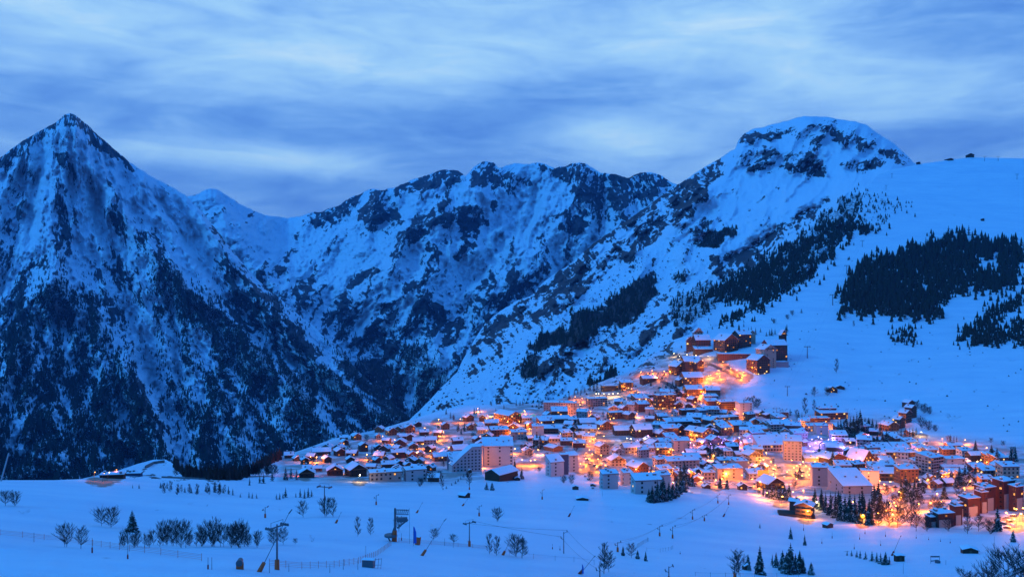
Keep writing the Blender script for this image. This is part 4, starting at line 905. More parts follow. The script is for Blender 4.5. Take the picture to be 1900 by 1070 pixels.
# hamlet on the hill
a = building(1284, 652, 20, 20, 'G', 'b', -16, 1.1, 'b', label='turreted timber residence, leftmost of the three on the hill', pitch=44, lit=.1, name='residence')
building(1304, 652, 30, 22, 'S', 'b', 6, .8, 'b', root=a, pitch=38); building(1296, 648, 16, 32, 'G', 'c', 0, 1, 'd', root=a, pitch=46); building(1306, 656, 34, 8, 'F', 't', 2, .5, 'n', root=a)
a = building(1352, 655, 42, 24, 'G', 'o', 24, 1.1, 'b', label='great gabled timber hotel, middle one on the hill', pitch=36, lit=.14, name='hotel')
building(1380, 646, 34, 26, 'S', 'b', 24, .7, 'b', root=a, pitch=34, chim=2); building(1366, 668, 66, 11, 'F', 'b', -4, .25, 'd', root=a, pitch=4, chim=0); building(1396, 638, 12, 20, 'G', 'c', 0, 1, 'n', root=a, pitch=40, chim=0)
a = building(1412, 696, 40, 28, 'G', 'b', 26, 1, 'b', label='tall stepped timber residence with a pointed turret, rightmost on the hill', pitch=32, lit=.12, name='residence')
building(1426, 684, 34, 36, 'G', 'c', 20, 1, 's', root=a, pitch=32); building(1442, 672, 44, 32, 'S', 'b', 14, .7, 'b', root=a, pitch=34); building(1454, 666, 12, 46, 'G', 't', 10, 1, 'n', root=a, pitch=56, chim=0); building(1448, 682, 34, 10, 'F', 'g', 10, .5, 'n', root=a, pitch=3, chim=0)
a = building(1262, 696, 34, 16, 'G', 't', 22, 1.1, 'b', label='dark many-gabled chalet group just below the hill road', pitch=36, lit=.1); building(1284, 692, 34, 22, 'S', 't', 8, .8, 'b', root=a, pitch=34); building(1298, 692, 18, 20, 'G', 'b', 20, 1, 'b', root=a, pitch=34)
a = building(1286, 716, 40, 16, 'S', 'o', 10, .7, 'b', label='warm brown chalet lit orange with snowy dormers', pitch=34, lit=.2); building(1264, 717, 18, 12, 'G', 'o', 20, 1, 'd', root=a, pitch=30)
building(1288, 736, 34, 14, 'S', 'b', 8, .7, 'b', label='brown chalet directly beneath the orange dormered one', pitch=30)
# filler chalets wherever the roofs stand close together
FILL = [(560, 880, 530, 856), (700, 805, 950, 830), (1100, 880, 780, 840), (1010, 1110, 775, 830), (1180, 1260, 800, 850), (1300, 1420, 770, 850), (1400, 1500, 790, 830), (690, 780, 800, 870)]
FILL += [(1560, 1720, 800, 880), (1690, 1860, 845, 905), (1230, 1420, 860, 895), (1140, 1330, 700, 775), (1280, 1460, 760, 850)]
tries = 0; nf = 0
while tries < 12000 and nf < 118:
    tries += 1; b = RB.choice(FILL); x = RB.uniform(min(b[0], b[1]), max(b[0], b[1])); y = RB.uniform(min(b[2], b[3]), max(b[2], b[3]))
    if not poly_in(np.array([x]), np.array([y]), TOWN)[0] or y < 775 - (x - 900) * .12: continue
    if 985 < x < 1150 and 830 < y: continue
    if any(abs(x - q[0]) < (q[2] + 15) / 2 * .75 and -9 < (q[1] - y) < 7 + 0 * q[3] for q in BLD): continue
    if nf % 5 == 4 and x > 1000: building(x, y, RB.uniform(22, 34), RB.uniform(10, 15), 'F', RB.choice('wpobg'), RB.uniform(-20, 30), RB.uniform(.5, .8), RB.choice('bd'), lit=.10)
    else: building(x, y, RB.uniform(15, 22), RB.uniform(6, 9), RB.choice('GGS'), RB.choice('tttooocwb'), RB.uniform(-35, 40), RB.uniform(.8, 1.2), 'd', lit=.10); nf += 1
# labels for the rest: look, then where it stands against a labelled neighbour
marks = [b for b in BLD if b[4]]; MK = {}
used = {}
for b in BLD:
    if b[4]: b[5]['label'] = b[4]; continue
    m = min(marks, key=lambda q: math.hypot(q[0] - b[0], (q[1] - b[1]) * 1.6)); dx = b[0] - m[0]; dy = b[1] - m[1]
    side = ('left of' if dx < 0 else 'right of') if abs(dx) > 1.3 * abs(dy) else ('behind' if dy < 0 else 'in front of')
    look = ('small ' if b[2] < 19 else '') + DESC[b[6]] + (' gabled chalet' if b[7] == 'G' else ' chalet' if b[7] == 'S' else ' flat-roofed house')
    used.setdefault((id(m), side), []).append((math.hypot(dx, dy), look, m, b))
ORD = ['', 'second ', 'third ', 'fourth ', 'fifth ', 'sixth ', 'seventh ', 'eighth ', 'ninth ', 'tenth ']
for (mid, side), lst in used.items():
    lst.sort(key=lambda t: t[0]); seen = {}
    for d, look, m, b in lst:
        k = seen.get(look, 0); seen[look] = k + 1; ref = ' '.join(m[4].split(',')[0].split()[:6]); ref = ref.rsplit(' with', 1)[0] if ref.endswith((' a', ' with')) else ref
        for bad in (' at the', ' of the', ' in the', ' and a', ' by the', ' of', ' at', ' in', ' and', ' the', ' a', ' its', ' beside', ' below', ' above', ' behind', ' left', ' right', ' with', ' under', ' over', ' on', ' whose', ' among'):
            if ref.endswith(bad): ref = ref[:-len(bad)]
        b[5]['label'] = (ORD[min(k, 9)] + look + ' ' + side + ' the ' + ref)
# ------------------------------------------------------------------ street lamps
LCOL = {'O': (1.0, .235, .014), 'Y': (1.0, .33, .030), 'W': (1.0, .70, .38), 'V': (.34, .20, 1.0), 'P': (1.0, .25, .55), 'R': (1.0, .12, .05)}
LNAME = {'O': 'orange', 'Y': 'golden', 'W': 'white', 'V': 'violet', 'P': 'pink', 'R': 'red'}
RX = random.Random(31); ex = []
while len(ex) < 55:      # made-up lamps scattered between the houses, added to spread orange light
    x = RX.uniform(880, 1890); y = RX.uniform(765, 950)
    if not poly_in(np.array([x]), np.array([y]), TOWN)[0] or any(abs(x - q[0]) < q[2] * .45 and -q[3] < q[1] - y < 4 for q in BLD): continue
    if 985 < x < 1075 and y > 850: continue
    if min(math.hypot(x - a, (y - b) * 1.6) for a, b in [tuple(v) for v in LPTS] + ex) < 11: continue
    ex.append((x, y))
LAMPS['O'] += ' ' + ' '.join('%.0f,%.0f' % (a, b - 6) for a, b in ex)
POWER = {'O': 1.0, 'Y': .62, 'W': .35, 'V': .9, 'P': .35, 'R': 1.0}
LP0 = 16000.0
pole = MB(); pole.tube((0, 0, -1), (0, 0, 6.6), .11, .07, 6); pole.tube((0, 0, 6.6), (0, -1.0, 6.9), .06, .05, 5); ME_POLE = pole.mesh('pole', M_METAL)
def ball(r, n=8, m=6, sz=1.0):
    b = MB(); vs = [(0, 0, -r * sz)] + [(r * math.cos(2 * math.pi * i / n) * math.sin(math.pi * j / m), r * math.sin(2 * math.pi * i / n) * math.sin(math.pi * j / m), -r * sz * math.cos(math.pi * j / m)) for j in range(1, m) for i in range(n)] + [(0, 0, r * sz)]
    f = [(0, 1 + (i + 1) % n, 1 + i) for i in range(n)] + [(1 + (j - 1) * n + i, 1 + (j - 1) * n + (i + 1) % n, 1 + j * n + (i + 1) % n, 1 + j * n + i) for j in range(1, m - 1) for i in range(n)] + [(len(vs) - 1, 1 + (m - 2) * n + i, 1 + (m - 2) * n + (i + 1) % n) for i in range(n)]
    b.add(vs, f); return b
HEAD = {k: ball(.42, sz=.7).mesh('lamp_head', glow('lamp_glow_' + LNAME[k], tuple(min(1, c * 1.1 + .05) for c in v), 26)) for k, v in LCOL.items()}
LDAT = {}
for k, v in LCOL.items():
    l = bpy.data.lights.new('lamp_light_' + LNAME[k], 'POINT'); l.color = v; l.energy = LP0 * POWER[k]; l.shadow_soft_size = .5; LDAT[k] = l
LDIM = bpy.data.lights.new('lamp_light_far', 'POINT'); LDIM.color = LCOL['O']; LDIM.energy = 700; LDIM.shadow_soft_size = .5; RL = random.Random(3); nl = 0
for k, txt in LAMPS.items():
    for t_ in txt.split():
        x, y = map(float, t_.split(',')); p = G(x, y + 5.5); s = mpp(p); h = 5.5 * s / 6.9; h = max(.8, min(1.5, h))
        m = min(marks, key=lambda q: math.hypot(q[0] - x, (q[1] - y) * 1.6)); ref = ' '.join(m[4].split(',')[0].split()[:7])
        for bad in (' at the', ' of the', ' in the', ' and a', ' by the', ' of', ' at', ' in', ' and', ' the', ' a', ' its', ' beside', ' below', ' above', ' behind', ' left', ' right', ' with', ' under', ' over', ' on', ' whose', ' among'):
            if ref.endswith(bad): ref = ref[:-len(bad)]
        r = empty('street_lamp', p, RL.random() * 6.28, label='glowing %s street lamp near the %s' % (LNAME[k], ref), cat='street lamp', group='lit street lamps of the resort'); r.scale = (1, 1, h)
        link('pole', ME_POLE, r); hd = link('lamp_head', HEAD[k], r); hd.location = (0, -1.0, 6.9); hd.scale = (1, 1, 1 / h) if x > 300 else (.4, .4, .4)
        lo = link('lamp_light', LDIM if x < 300 else LDAT[k], r); lo.location = (0, -1.0, 6.1); nl += 1
# ------------------------------------------------------------------ roads laid on the snow
def road(name, pts, wid, m=None, lift=.12, n=60):
    P = [G(*q) for q in pts]; S = []
    for i in range(len(P) - 1):
        k = max(2, int((P[i + 1] - P[i]).length / 4))
        for j in range(k): S.append(P[i].lerp(P[i + 1], j / k))
    S.append(P[-1]); 
    for _ in range(4): S = [S[0]] + [(S[i - 1] + S[i] * 2 + S[i + 1]) / 4 for i in range(1, len(S) - 1)] + [S[-1]]
    v = []; f = []
    for i, q in enumerate(S):
        d = (S[min(i + 1, len(S) - 1)] - S[max(i - 1, 0)]); d.z = 0; d.normalize(); nn = Vector((-d.y, d.x, 0))
        for c in range(5):
            w_ = (c / 4 - .5) * wid * (1 + .1 * math.sin(i * .7)); a = q + nn * w_; v.append((a.x, a.y, (gz(a.x, a.y, q.z)) + lift))
    for i in range(len(S) - 1):
        for c in range(4): f.append((i * 5 + c, i * 5 + c + 1, i * 5 + c + 6, i * 5 + c + 5))
    return tag(np_mesh(name, np.array(v), f, [m or M_ASPH], smooth=True), kind='structure')
road('road', [(1248, 634), (1240, 644), (1238, 650), (1258, 662), (1290, 668), (1310, 673), (1336, 684), (1358, 694), (1376, 702)], 7)
road('road', [(1192, 693), (1215, 702), (1240, 712), (1262, 728), (1276, 738), (1292, 752), (1312, 763), (1340, 772), (1385, 776)], 7)
road('road', [(1130, 822), (1112, 840), (1100, 858), (1092, 876)], 13)
road('road', [(1330, 662), (1345, 678), (1376, 700)], 5)
road('road', [(1395, 884), (1430, 884), (1470, 880), (1500, 890)], 12)
road('road', [(1140, 712), (1170, 724), (1192, 738), (1200, 752)], 6)
road('road', [(345, 884), (420, 886), (500, 882)], 6)
road('path', [(1318, 716), (1306, 728), (1298, 742)], 7, mat('trodden_snow', (.50, .42, .36), var=.3))
# ------------------------------------------------------------------ snowed-in cars
def car():
    b = MB(); b.cur = 0
    b.extr([(-2.1, .3), (2.1, .3), (2.15, .85), (1.3, 1.0), (.7, 1.5), (-1.2, 1.5), (-1.9, 1.0), (-2.15, .85)], -.85, .85)
    w = MB()
    for x in (-1.3, 1.3):
        for y in (-.82, .82): w.tube((x, y - .12, .33), (x, y + .12, .33), .33, n=10)
    s = MB(); s.slab((-1.25, -.85, 1.48), (2.0, 0, 0), (0, 1.7, 0), 4, 3, .28, .06); s.slab((.75, -.8, 1.42), (1.4, 0, -.5), (0, 1.6, 0), 3, 3, .16, .04)
    g = MB(); g.box(-1.15, .62, -.87, .87, 1.02, 1.4)
    return b, w, s, g
cb = car(); CP = [mat('car_paint_' + n, c, .3, .5, .05) for n, c in (('dark', (.03, .035, .05)), ('grey', (.18, .18, .19)), ('red', (.22, .03, .02)), ('silver', (.4, .4, .42)))]
CARM = [(cb[0].mesh('body', c), cb[1].mesh('wheels', M_METAL), cb[2].mesh('snow_cover', MS), cb[3].mesh('windows', M_GLASS)) for c in CP]
for m4 in CARM: m4[1].materials[0] = M_METAL
CARS = [('along the wide snow street left of centre', [(1088, 842), (1085, 848), (1090, 853), (1084, 858), (1094, 861), (1103, 864), (1128, 832), (1124, 838), (1133, 843), (1127, 850), (1121, 856), (1134, 855), (1117, 862), (1125, 866), (1110, 870), (1138, 861)]),
        ('in front of the pale pink apartment blocks', [(1290, 898), (1300, 896), (1316, 898), (1330, 900), (1345, 899), (1360, 898), (1320, 893), (1400, 898), (1392, 905)]),
        ('round the golden-lit square', [(1418, 862), (1428, 866), (1437, 872), (1445, 868), (1462, 874), (1475, 880), (1455, 886), (1410, 874), (1400, 880), (1489, 876), (1421, 876), (1410, 857), (1404, 852)]),
        ('in the lit car park on the right', [(1866, 962), (1873, 968), (1861, 972), (1880, 958), (1868, 980), (1878, 976), (1643, 902), (1650, 906), (1660, 904), (1636, 908), (1800, 860), (1808, 863), (1818, 862), (1830, 866)]),
        ('at the snow edge beside the white blocks', [(1100, 906), (1092, 890), (1086, 884)]), ('along the bright junction', [(1098, 818), (1106, 822), (1092, 812), (1090, 826), (1100, 808), (1112, 806)])]
RC = random.Random(9)
for nm, L in CARS:
    for x, y in L:
        p = G(x, y); r = empty('parked_car', p, RC.uniform(0, 3.1), label='snow-covered parked car ' + nm, cat='car', group='cars parked ' + nm)
        v = RC.choice(CARM); 
        for me in v:
            link(me.name.split('.')[0], me, r)
# ------------------------------------------------------------------ trees one can tell apart
SINGLE = [(245, 986, 42, .95, 'broad dark spruce standing above the hedge of bare trees'), (1467, 999, 24, .8, 'slim young conifer on the open snow, left of a pair'), (1493, 1011, 22, .8, 'slim young conifer on the open snow, right of a pair'),
          (1156, 1030, 20, .8, 'small conifer, leftmost of three by the practice fence'), (1183, 1036, 18, 1, 'bushy small conifer between two bare saplings'), (1198, 1040, 20, .8, 'small pointed conifer, rightmost of three by the practice fence'),
          (1410, 1065, 56, .8, 'tall dense conifer behind the small cabin at the bottom'), (1388, 1046, 20, .9, 'small conifer left of the tall one above the cabin'), (1505, 1066, 26, 1, 'squat round conifer right of the bottom clump'),
          (1410, 979, 10, .9, 'tiny conifer alone on the piste near a pole'), (903, 908, 15, 1.3, 'dark twin conifer in front of the large barn, left one'), (913, 909, 16, 1.1, 'dark twin conifer in front of the large barn, right one'),
          (968, 888, 24, .9, 'tall conifer at the right end of the large barn'), (958, 885, 17, .9, 'shorter conifer at the right end of the large barn'), (955, 866, 18, .7, 'slim conifer at the corner of the eight-storey white block'),
          (1416, 881, 25, .9, 'snow-dusted conifer on the lit square, left one'), (1484, 886, 26, .9, 'snow-dusted conifer on the lit square, right one'), (1336, 905, 28, .7, 'conifer before the pale pink block, left one'), (1349, 907, 26, .75, 'conifer before the pale pink block, right one'),
          (1208, 886, 24, .9, 'conifer between the orange gable and the pink slab'), (1241, 876, 14, .9, 'small conifer at the left foot of the pink slab'), (1284, 902, 24, .8, 'pale snow-dusted conifer beside a golden lamp'), (1810, 836, 22, .8, 'conifer alone above the small houses on the right'),
          (1840, 860, 38, .75, 'tall conifer of the pair on the right, left one'), (1850, 862, 34, .75, 'tall conifer of the pair on the right, right one'), (1876, 854, 26, .7, 'conifer behind the cream house on the right, left one'), (1884, 855, 30, .75, 'conifer behind the cream house on the right, right one'),
          (1752, 925, 30, .85, 'dark conifer on the snow between the hotel and the red blocks'), (1851, 985, 50, .85, 'big dark conifer in front of the red brown blocks'), (1880, 1005, 24, 1, 'dark conifer beside the car park at the right edge'), (1458, 617, 14, .9, 'conifer behind the turreted residences'),
          (1487, 580, 9, 1, 'single small conifer on the ski slope'), (1390, 1058, 18, 1, 'low conifer beside the cabin at the bottom'), (577, 883, 9, 1, 'tiny conifer below the chalets on the left edge'), (1380, 598, 6, 1, 'smallest conifer above the hill hotel')]
for x, y, h, wd, lab in SINGLE: p = G(x, y); plant('con', p, h * mpp(p), lab, None, wide=wd, parts=h > 12)
CL = [('low bushy conifers in a line running up to the sloping white block', 'low bushy conifer in the line below the sloping white block', [(822, 908, 5), (828, 906, 6), (838, 900, 6), (845, 897, 7), (850, 893, 7), (855, 889, 8), (860, 885, 8), (865, 881, 9), (868, 884, 12)], 1.3),
      ('dark conifers clumped at the bottom right of centre', 'conifer in the dark clump at the bottom, right of the small cabin', [(1440, 1052, 30), (1452, 1058, 40), (1460, 1064, 44), (1467, 1060, 56), (1476, 1064, 40), (1484, 1062, 44), (1433, 1048, 22), (1490, 1058, 28)], .85),
      ('low conifers in a row on the piste', 'low conifer in the row on the piste beside the small lift hut', [(1572, 1030, 10), (1580, 1031, 12), (1590, 1033, 14), (1596, 1035, 16), (1606, 1037, 16), (1618, 1040, 20), (1627, 1042, 20), (1634, 1045, 22), (1643, 1047, 26), (1650, 1046, 16)], .9),
      ('dark conifers massed before the white blocks', 'conifer in the dark mass before the white blocks', [(1204, 930, 26), (1210, 932, 34), (1218, 931, 30), (1226, 930, 40), (1234, 929, 32), (1241, 927, 36), (1248, 924, 34), (1255, 921, 40), (1262, 916, 34), (1268, 912, 38), (1273, 906, 26), (1230, 926, 46), (1220, 925, 38), (1262, 905, 44), (1270, 900, 48)], .8),
      ('conifers around the snowy chalet on the snow edge', 'conifer crowding the snowy-roofed chalet at the snow edge', [(1416, 920, 24), (1424, 922, 28), (1432, 924, 32), (1440, 926, 34), (1448, 926, 28), (1456, 926, 30), (1408, 914, 16), (1464, 928, 34)], .8),
      ('tall conifers behind the brown terrace chalet', 'tall conifer in the row right of the brown terrace chalet', [(1524, 945, 42), (1532, 950, 40), (1541, 955, 46), (1550, 960, 52), (1560, 965, 56), (1568, 966, 50), (1577, 967, 58), (1586, 968, 54), (1595, 970, 60), (1604, 970, 54), (1613, 972, 50), (1556, 950, 44), (1622, 960, 66), (1630, 950, 60), (1600, 955, 50), (1512, 940, 38)], .7),
      ('conifers between the wide snow roof and the red restaurant', 'dark conifer in front of the red-lit restaurant', [(1680, 925, 52), (1688, 930, 50), (1697, 926, 42), (1704, 922, 40), (1672, 920, 36), (1712, 915, 30)], .8),
      ('conifers around the long grey hotel', 'conifer at the foot of the long grey hotel', [(1742, 902, 34), (1722, 900, 26), (1765, 900, 30), (1780, 898, 34), (1790, 900, 40), (1800, 900, 42), (1810, 898, 36), (1818, 896, 32), (1828, 897, 28), (1774, 905, 26), (1733, 896, 22), (1795, 890, 30)], .95),
      ('conifers at the foot of the brown terraced hotel', 'conifer in the dark wood below the brown terraced hotel', [(1560, 808, 34), (1566, 812, 36), (1572, 812, 34), (1578, 810, 40), (1584, 812, 44), (1590, 810, 48), (1596, 806, 50), (1555, 804, 26), (1605, 800, 28), (1612, 802, 30), (1619, 804, 30), (1626, 806, 28), (1634, 808, 26), (1640, 812, 24), (1598, 812, 44), (1548, 812, 24), (1570, 800, 36)], .75),
      ('lit conifers beside the pyramid hotel', 'lamp-lit conifer right of the pyramid hotel', [(1628, 828, 30), (1638, 832, 32), (1648, 834, 34), (1656, 836, 30), (1645, 828, 36)], .7),
      ('conifers below the stepped chalet row', 'conifer below the row of chalets stepping up the slope', [(1672, 812, 20), (1680, 814, 22), (1688, 815, 24), (1694, 812, 22), (1664, 810, 18), (1700, 808, 18)], .85),
      ('three conifers behind the yellow-lit chalet', 'one of three conifers behind the small yellow-lit chalet', [(1764, 822, 18), (1770, 821, 15), (1775, 821, 14)], .8),
      ('conifers along the rear edge of the village', 'small conifer in the line along the rear edge of the village', [(1000, 752, 10), (1006, 750, 11), (1012, 750, 10), (1050, 737, 9), (1056, 736, 12), (1066, 732, 12), (1072, 730, 14), (1078, 729, 13), (1085, 728, 12), (958, 752, 12), (965, 752, 11), (970, 751, 12), (912, 752, 8), (880, 768, 14), (884, 767, 12), (890, 766, 13), (836, 776, 14), (842, 779, 14), (828, 768, 12), (920, 764, 9), (935, 758, 10), (1095, 724, 16), (1102, 722, 18), (1108, 722, 20)], .8),
      ('conifers above the hill hotels', 'conifer standing on the snow above the hill hotels', [(1389, 618, 13), (1394, 616, 12), (1402, 620, 14), (1411, 616, 9), (1422, 623, 9), (1428, 622, 13), (1432, 622, 15), (1438, 620, 12), (1380, 606, 8), (1313, 618, 8), (1460, 614, 14)], .9),
      ('small conifers in a line behind the left piste', 'small conifer in the line behind the left piste', [(x, y, h) for x, y, h in ((298, 905, 12), (310, 906, 14), (318, 908, 10), (330, 912, 14), (343, 913, 12), (355, 914, 12), (366, 915, 15), (382, 912, 14), (389, 911, 12), (398, 913, 18), (408, 911, 20), (414, 914, 14), (424, 916, 16), (432, 918, 14), (446, 922, 8), (462, 923, 13), (468, 924, 12), (476, 924, 10), (513, 926, 12), (519, 926, 14), (525, 924, 12), (530, 922, 20), (549, 922, 10), (557, 922, 18), (565, 924, 18), (572, 922, 20), (578, 921, 14), (258, 906, 10), (246, 905, 8), (463, 900, 16), (482, 896, 18), (489, 896, 22), (505, 892, 22), (530, 890, 26), (540, 888, 24), (550, 890, 22))], .9),
      ('conifers scattered among the village houses', 'dark conifer standing among the village houses', [(1205, 776, 18), (1212, 778, 16), (1222, 782, 16), (1232, 790, 14), (1176, 790, 16), (996, 826, 26), (1002, 832, 30), (1010, 834, 24), (990, 832, 24), (1318, 846, 26), (1324, 852, 30), (1332, 858, 34), (1340, 856, 30), (1326, 840, 24), (1346, 862, 28), (1312, 852, 20), (1545, 862, 30), (1540, 856, 24), (1558, 808, 18), (1520, 852, 28), (1248, 730, 26), (1254, 734, 28), (1244, 738, 20), (1408, 798, 18), (1414, 800, 16), (1482, 780, 22), (1488, 782, 20), (1466, 770, 14), (1522, 772, 12), (856, 806, 16), (862, 800, 20), (850, 796, 16), (820, 792, 14), (690, 842, 18), (664, 842, 16), (1178, 780, 12), (1450, 800, 14)], .8)]
for grp, lab, L, wd in CL:
    for x, y, h in L: p = G(x, y); plant('con', p, h * mpp(p), lab, grp, wide=wd, parts=h > 24)
ncon = len(SINGLE) + sum(len(c[2]) for c in CL)
cand.sort(key=lambda t: -t[0]); keep = cand[:max(0, 296 - ncon)]; rest = cand[len(keep):]
for h, p, nm in keep:
    p = Vector(p.tolist()); plant('con', p - Vector((0, 0, .5)), h * mpp(p), 'tall dark conifer in the ' + nm, 'conifers of the ' + nm, parts=False, wide=.8)
P_ = np.array([c[1] for c in rest]); H_ = np.array([c[0] for c in rest]) * P_[:, 1] / F
tag(forest_mesh('conifer_wood', P_, H_, 6, .23, sides=6), 'dense dark conifer woods on the ski slope', 'forest', kind='stuff')
xg = r1.uniform(322, 522, 420); yg = np.interp(xg, GROUND.px, GROUND.top) + r1.uniform(1, 7, 420); Pg = GROUND.at(xg, yg); Hg = r1.uniform(10, 24, 420) * Pg[:, 1] / F
tag(forest_mesh('brown_grove', Pg, Hg, 8, .16, M_LARCH, 5), 'dense brown leafless grove left of the village', 'forest', kind='stuff')
# bare trees
BT = [(10, 938, 36, 3), (28, 938, 30, 1), (122, 1014, 48, 1), (150, 1017, 44, 0), (188, 975, 40, 3), (206, 978, 42, 1), (563, 959, 34, 0), (604, 958, 40, 1), (618, 958, 36, 2), (664, 994, 38, 2), (688, 992, 34, 2), (508, 1010, 34, 1), (526, 1009, 34, 0), (548, 1009, 14, 3),
      (805, 1002, 28, 3), (842, 1008, 22, 3), (923, 967, 28, 1), (908, 1027, 40, 2), (922, 1030, 38, 2), (957, 1032, 46, 1), (968, 1035, 40, 0), (1120, 1064, 60, 2), (1130, 1060, 42, 0), (1172, 1034, 30, 0), (1366, 1072, 42, 2), (1372, 1066, 50, 0), (740, 985, 30, 0), (1552, 692, 28, 2), (1536, 734, 18, 1), (1512, 736, 20, 0), (1388, 756, 22, 1), (1398, 758, 26, 2), (1405, 756, 20, 4),
      (1494, 770, 34, 2), (1510, 762, 22, 2), (1478, 778, 20, 2), (1700, 760, 18, 1), (1714, 766, 20, 4), (1724, 768, 16, 4), (1710, 795, 24, 1), (1722, 798, 20, 4), (1735, 800, 14, 4), (1436, 600, 10, 4), (1470, 586, 12, 1), (1461, 592, 10, 4), (1584, 606, 12, 2),
      (870, 900, 30, 2), (820, 905, 26, 2), (800, 896, 24, 1), (780, 902, 18, 4), (1096, 892, 20, 1), (1046, 896, 16, 4), (1060, 898, 20, 1), (1000, 876, 14, 3), (1760, 985, 30, 1), (1795, 990, 40, 2), (1815, 985, 34, 0), (1838, 990, 30, 4), (1735, 945, 30, 0), (1745, 950, 26, 1),
      (1650, 975, 50, 2), (1664, 978, 44, 0), (1690, 975, 50, 2), (1700, 985, 40, 0), (1670, 950, 40, 0), (1720, 985, 30, 1), (1780, 925, 30, 0), (1640, 960, 36, 1), (1680, 968, 30, 1), (1630, 975, 40, 2)]
BL = ['wide many-stemmed bare tree', 'round-crowned bare tree', 'slim upright bare tree', 'spreading low bare tree', 'tangled bare thicket tree']
for i, (x, y, h, v) in enumerate(BT):
    p = G(x, y); m = min(marks, key=lambda q: math.hypot(q[0] - x, (q[1] - y) * 1.6)); far = math.hypot(m[0] - x, m[1] - y) > 90
    where = ('on the piste at the bottom left' if x < 450 else 'on the piste left of the lift station' if x < 720 else 'on the piste in the lower middle' if x < 1250 else 'on the snow at the bottom right') if far else 'near the ' + ' '.join(m[4].split(',')[0].split()[:6]).rsplit(' with', 1)[0].rsplit(' of', 1)[0].rsplit(' a', 1)[0].rsplit(' in', 1)[0].rsplit(' on', 1)[0]
    plant('bare', p, h * mpp(p), BL[v] + ' ' + where, 'bare trees scattered over the snow', var=v, wide=.62 if v in (2,) else .8)
RH = random.Random(4)
k_ = 0
while k_ < 95:           # leafless garden trees between the houses
    x = RH.uniform(520, 1880); y = RH.uniform(760, 960)
    if not poly_in(np.array([x]), np.array([y]), TOWN)[0] or any(abs(x - q[0]) < q[2] * .42 and -q[3] * .7 < q[1] - y < 3 for q in BLD): continue
    m = min(BLD, key=lambda q: math.hypot(q[0] - x, (q[1] - y) * 1.6)); p = G(x, y); k_ += 1; h = RH.uniform(9, 17) * (1 + (y - 800) / 300)
    plant('bare', p, h * mpp(p), 'leafless garden tree by the ' + ' '.join(m[5]['label'].split(',')[0].split()[:6]), 'leafless trees between the houses', parts=False, var=RH.choice((0, 1, 3)), wide=.75)
for i in range(30):
    x = 222 + i * 8.9 + RH.uniform(-4, 4); h = RH.uniform(26, 58) * (1 if 235 < x < 455 else .62); p = G(x, 1013 + RH.uniform(-3, 3))
    plant('bare', p, h * mpp(p), 'bare tree in the long hedge at the crest of the near piste', 'bare trees of the long hedge', var=RH.randrange(5), wide=.55)
for i in range(34):      # brown trees behind the lift station and the knoll
    x = RH.uniform(325, 520); p = G(x, 884 - RH.uniform(0, 2)); plant('bare', p, RH.uniform(16, 30) * mpp(p), 'leafless brown tree in the grove left of the village', 'leafless trees of the grove left of the village', parts=False, var=RH.randrange(4), wide=.7)
for i in range(16):
    x = RH.uniform(278, 430); p = G(x, RH.uniform(912, 922)); plant('bare', p, RH.uniform(14, 24) * mpp(p), 'slim bare tree in the line behind the left piste', 'slim bare trees behind the left piste', parts=False, var=2, wide=.6)
# the near thicket at the bottom right corner
def near_tree(px, py, h, seed, lean):
    tw, tr = bare_parts(seed, .5, 34, 2, .05); p = G(px, py); s = mpp(p); r = empty('bare_tree', p, lean, label='close bare branches reaching up in the bottom right corner, ' + {90: 'tallest', 91: 'middle', 92: 'leftmost', 93: 'rightmost'}[seed] + ' one', cat='tree'); r.scale = (h * s * .9, h * s * .9, h * s)
    tw.build('twigs', M_TWIG, r); tr.build('trunk', M_BARK, r)
near_tree(1868, 1092, 84, 90, .3); near_tree(1836, 1098, 62, 91, 1.2); near_tree(1795, 1094, 44, 92, 2.2); near_tree(1904, 1090, 80, 93, 4.0)
# snow-laden shrubs on the open slopes: single dark bushes
bush = []
for sd in range(3):
    b, t2 = bare_parts(60 + sd, .9, 4, 4, -.05); bush.append(b.mesh('bush', M_LARCH))
BUSH = [(42, 955, 10), (868, 1007, 6), (384, 939, 6), (355, 937, 5), (519, 948, 5), (580, 1004, 12), (1664, 698, 7), (1692, 672, 8), (1725, 682, 5), (1733, 706, 5), (1615, 684, 8), (1636, 712, 8), (1700, 698, 4), (1748, 724, 5), (1808, 728, 8), (1866, 730, 5), (1844, 762, 5), (1575, 716, 7), (1618, 744, 5), (1650, 650, 5), (1740, 648, 5), (1800, 660, 5), (1565, 770, 6), (1590, 765, 6), (1560, 768, 12), (1575, 772, 9), (1760, 775, 4), (1880, 672, 5),
        (1400, 690, 5), (1380, 712, 5), (1402, 712, 4), (1412, 709, 4), (1420, 711, 4), (1432, 714, 4), (1500, 690, 5), (1320, 716, 8), (1330, 712, 7), (1225, 690, 5), (1240, 694, 5), (1216, 696, 5), (1825, 408, 4), (1716, 452, 8), (1340, 690, 6), (1326, 684, 6), (1350, 678, 5), (1765, 782, 14), (1230, 700, 5), (1208, 704, 6)]
for i, (x, y, h) in enumerate(BUSH):
    p = G(x, y); o = link('bush', bush[i % 3]); o.location = p; o.scale = (h * mpp(p) * 1.5,) * 2 + (h * mpp(p),); o.rotation_euler = (0, 0, i)
    tag(o, ('small dark bush poking through the snow of the near piste' if y > 900 else 'small dark bush in the snow, ' + ('left ski slope' if x < 1600 else 'right ski slope')), 'bush', 'bushes on the near piste' if y > 900 else 'bushes on the ski slope')
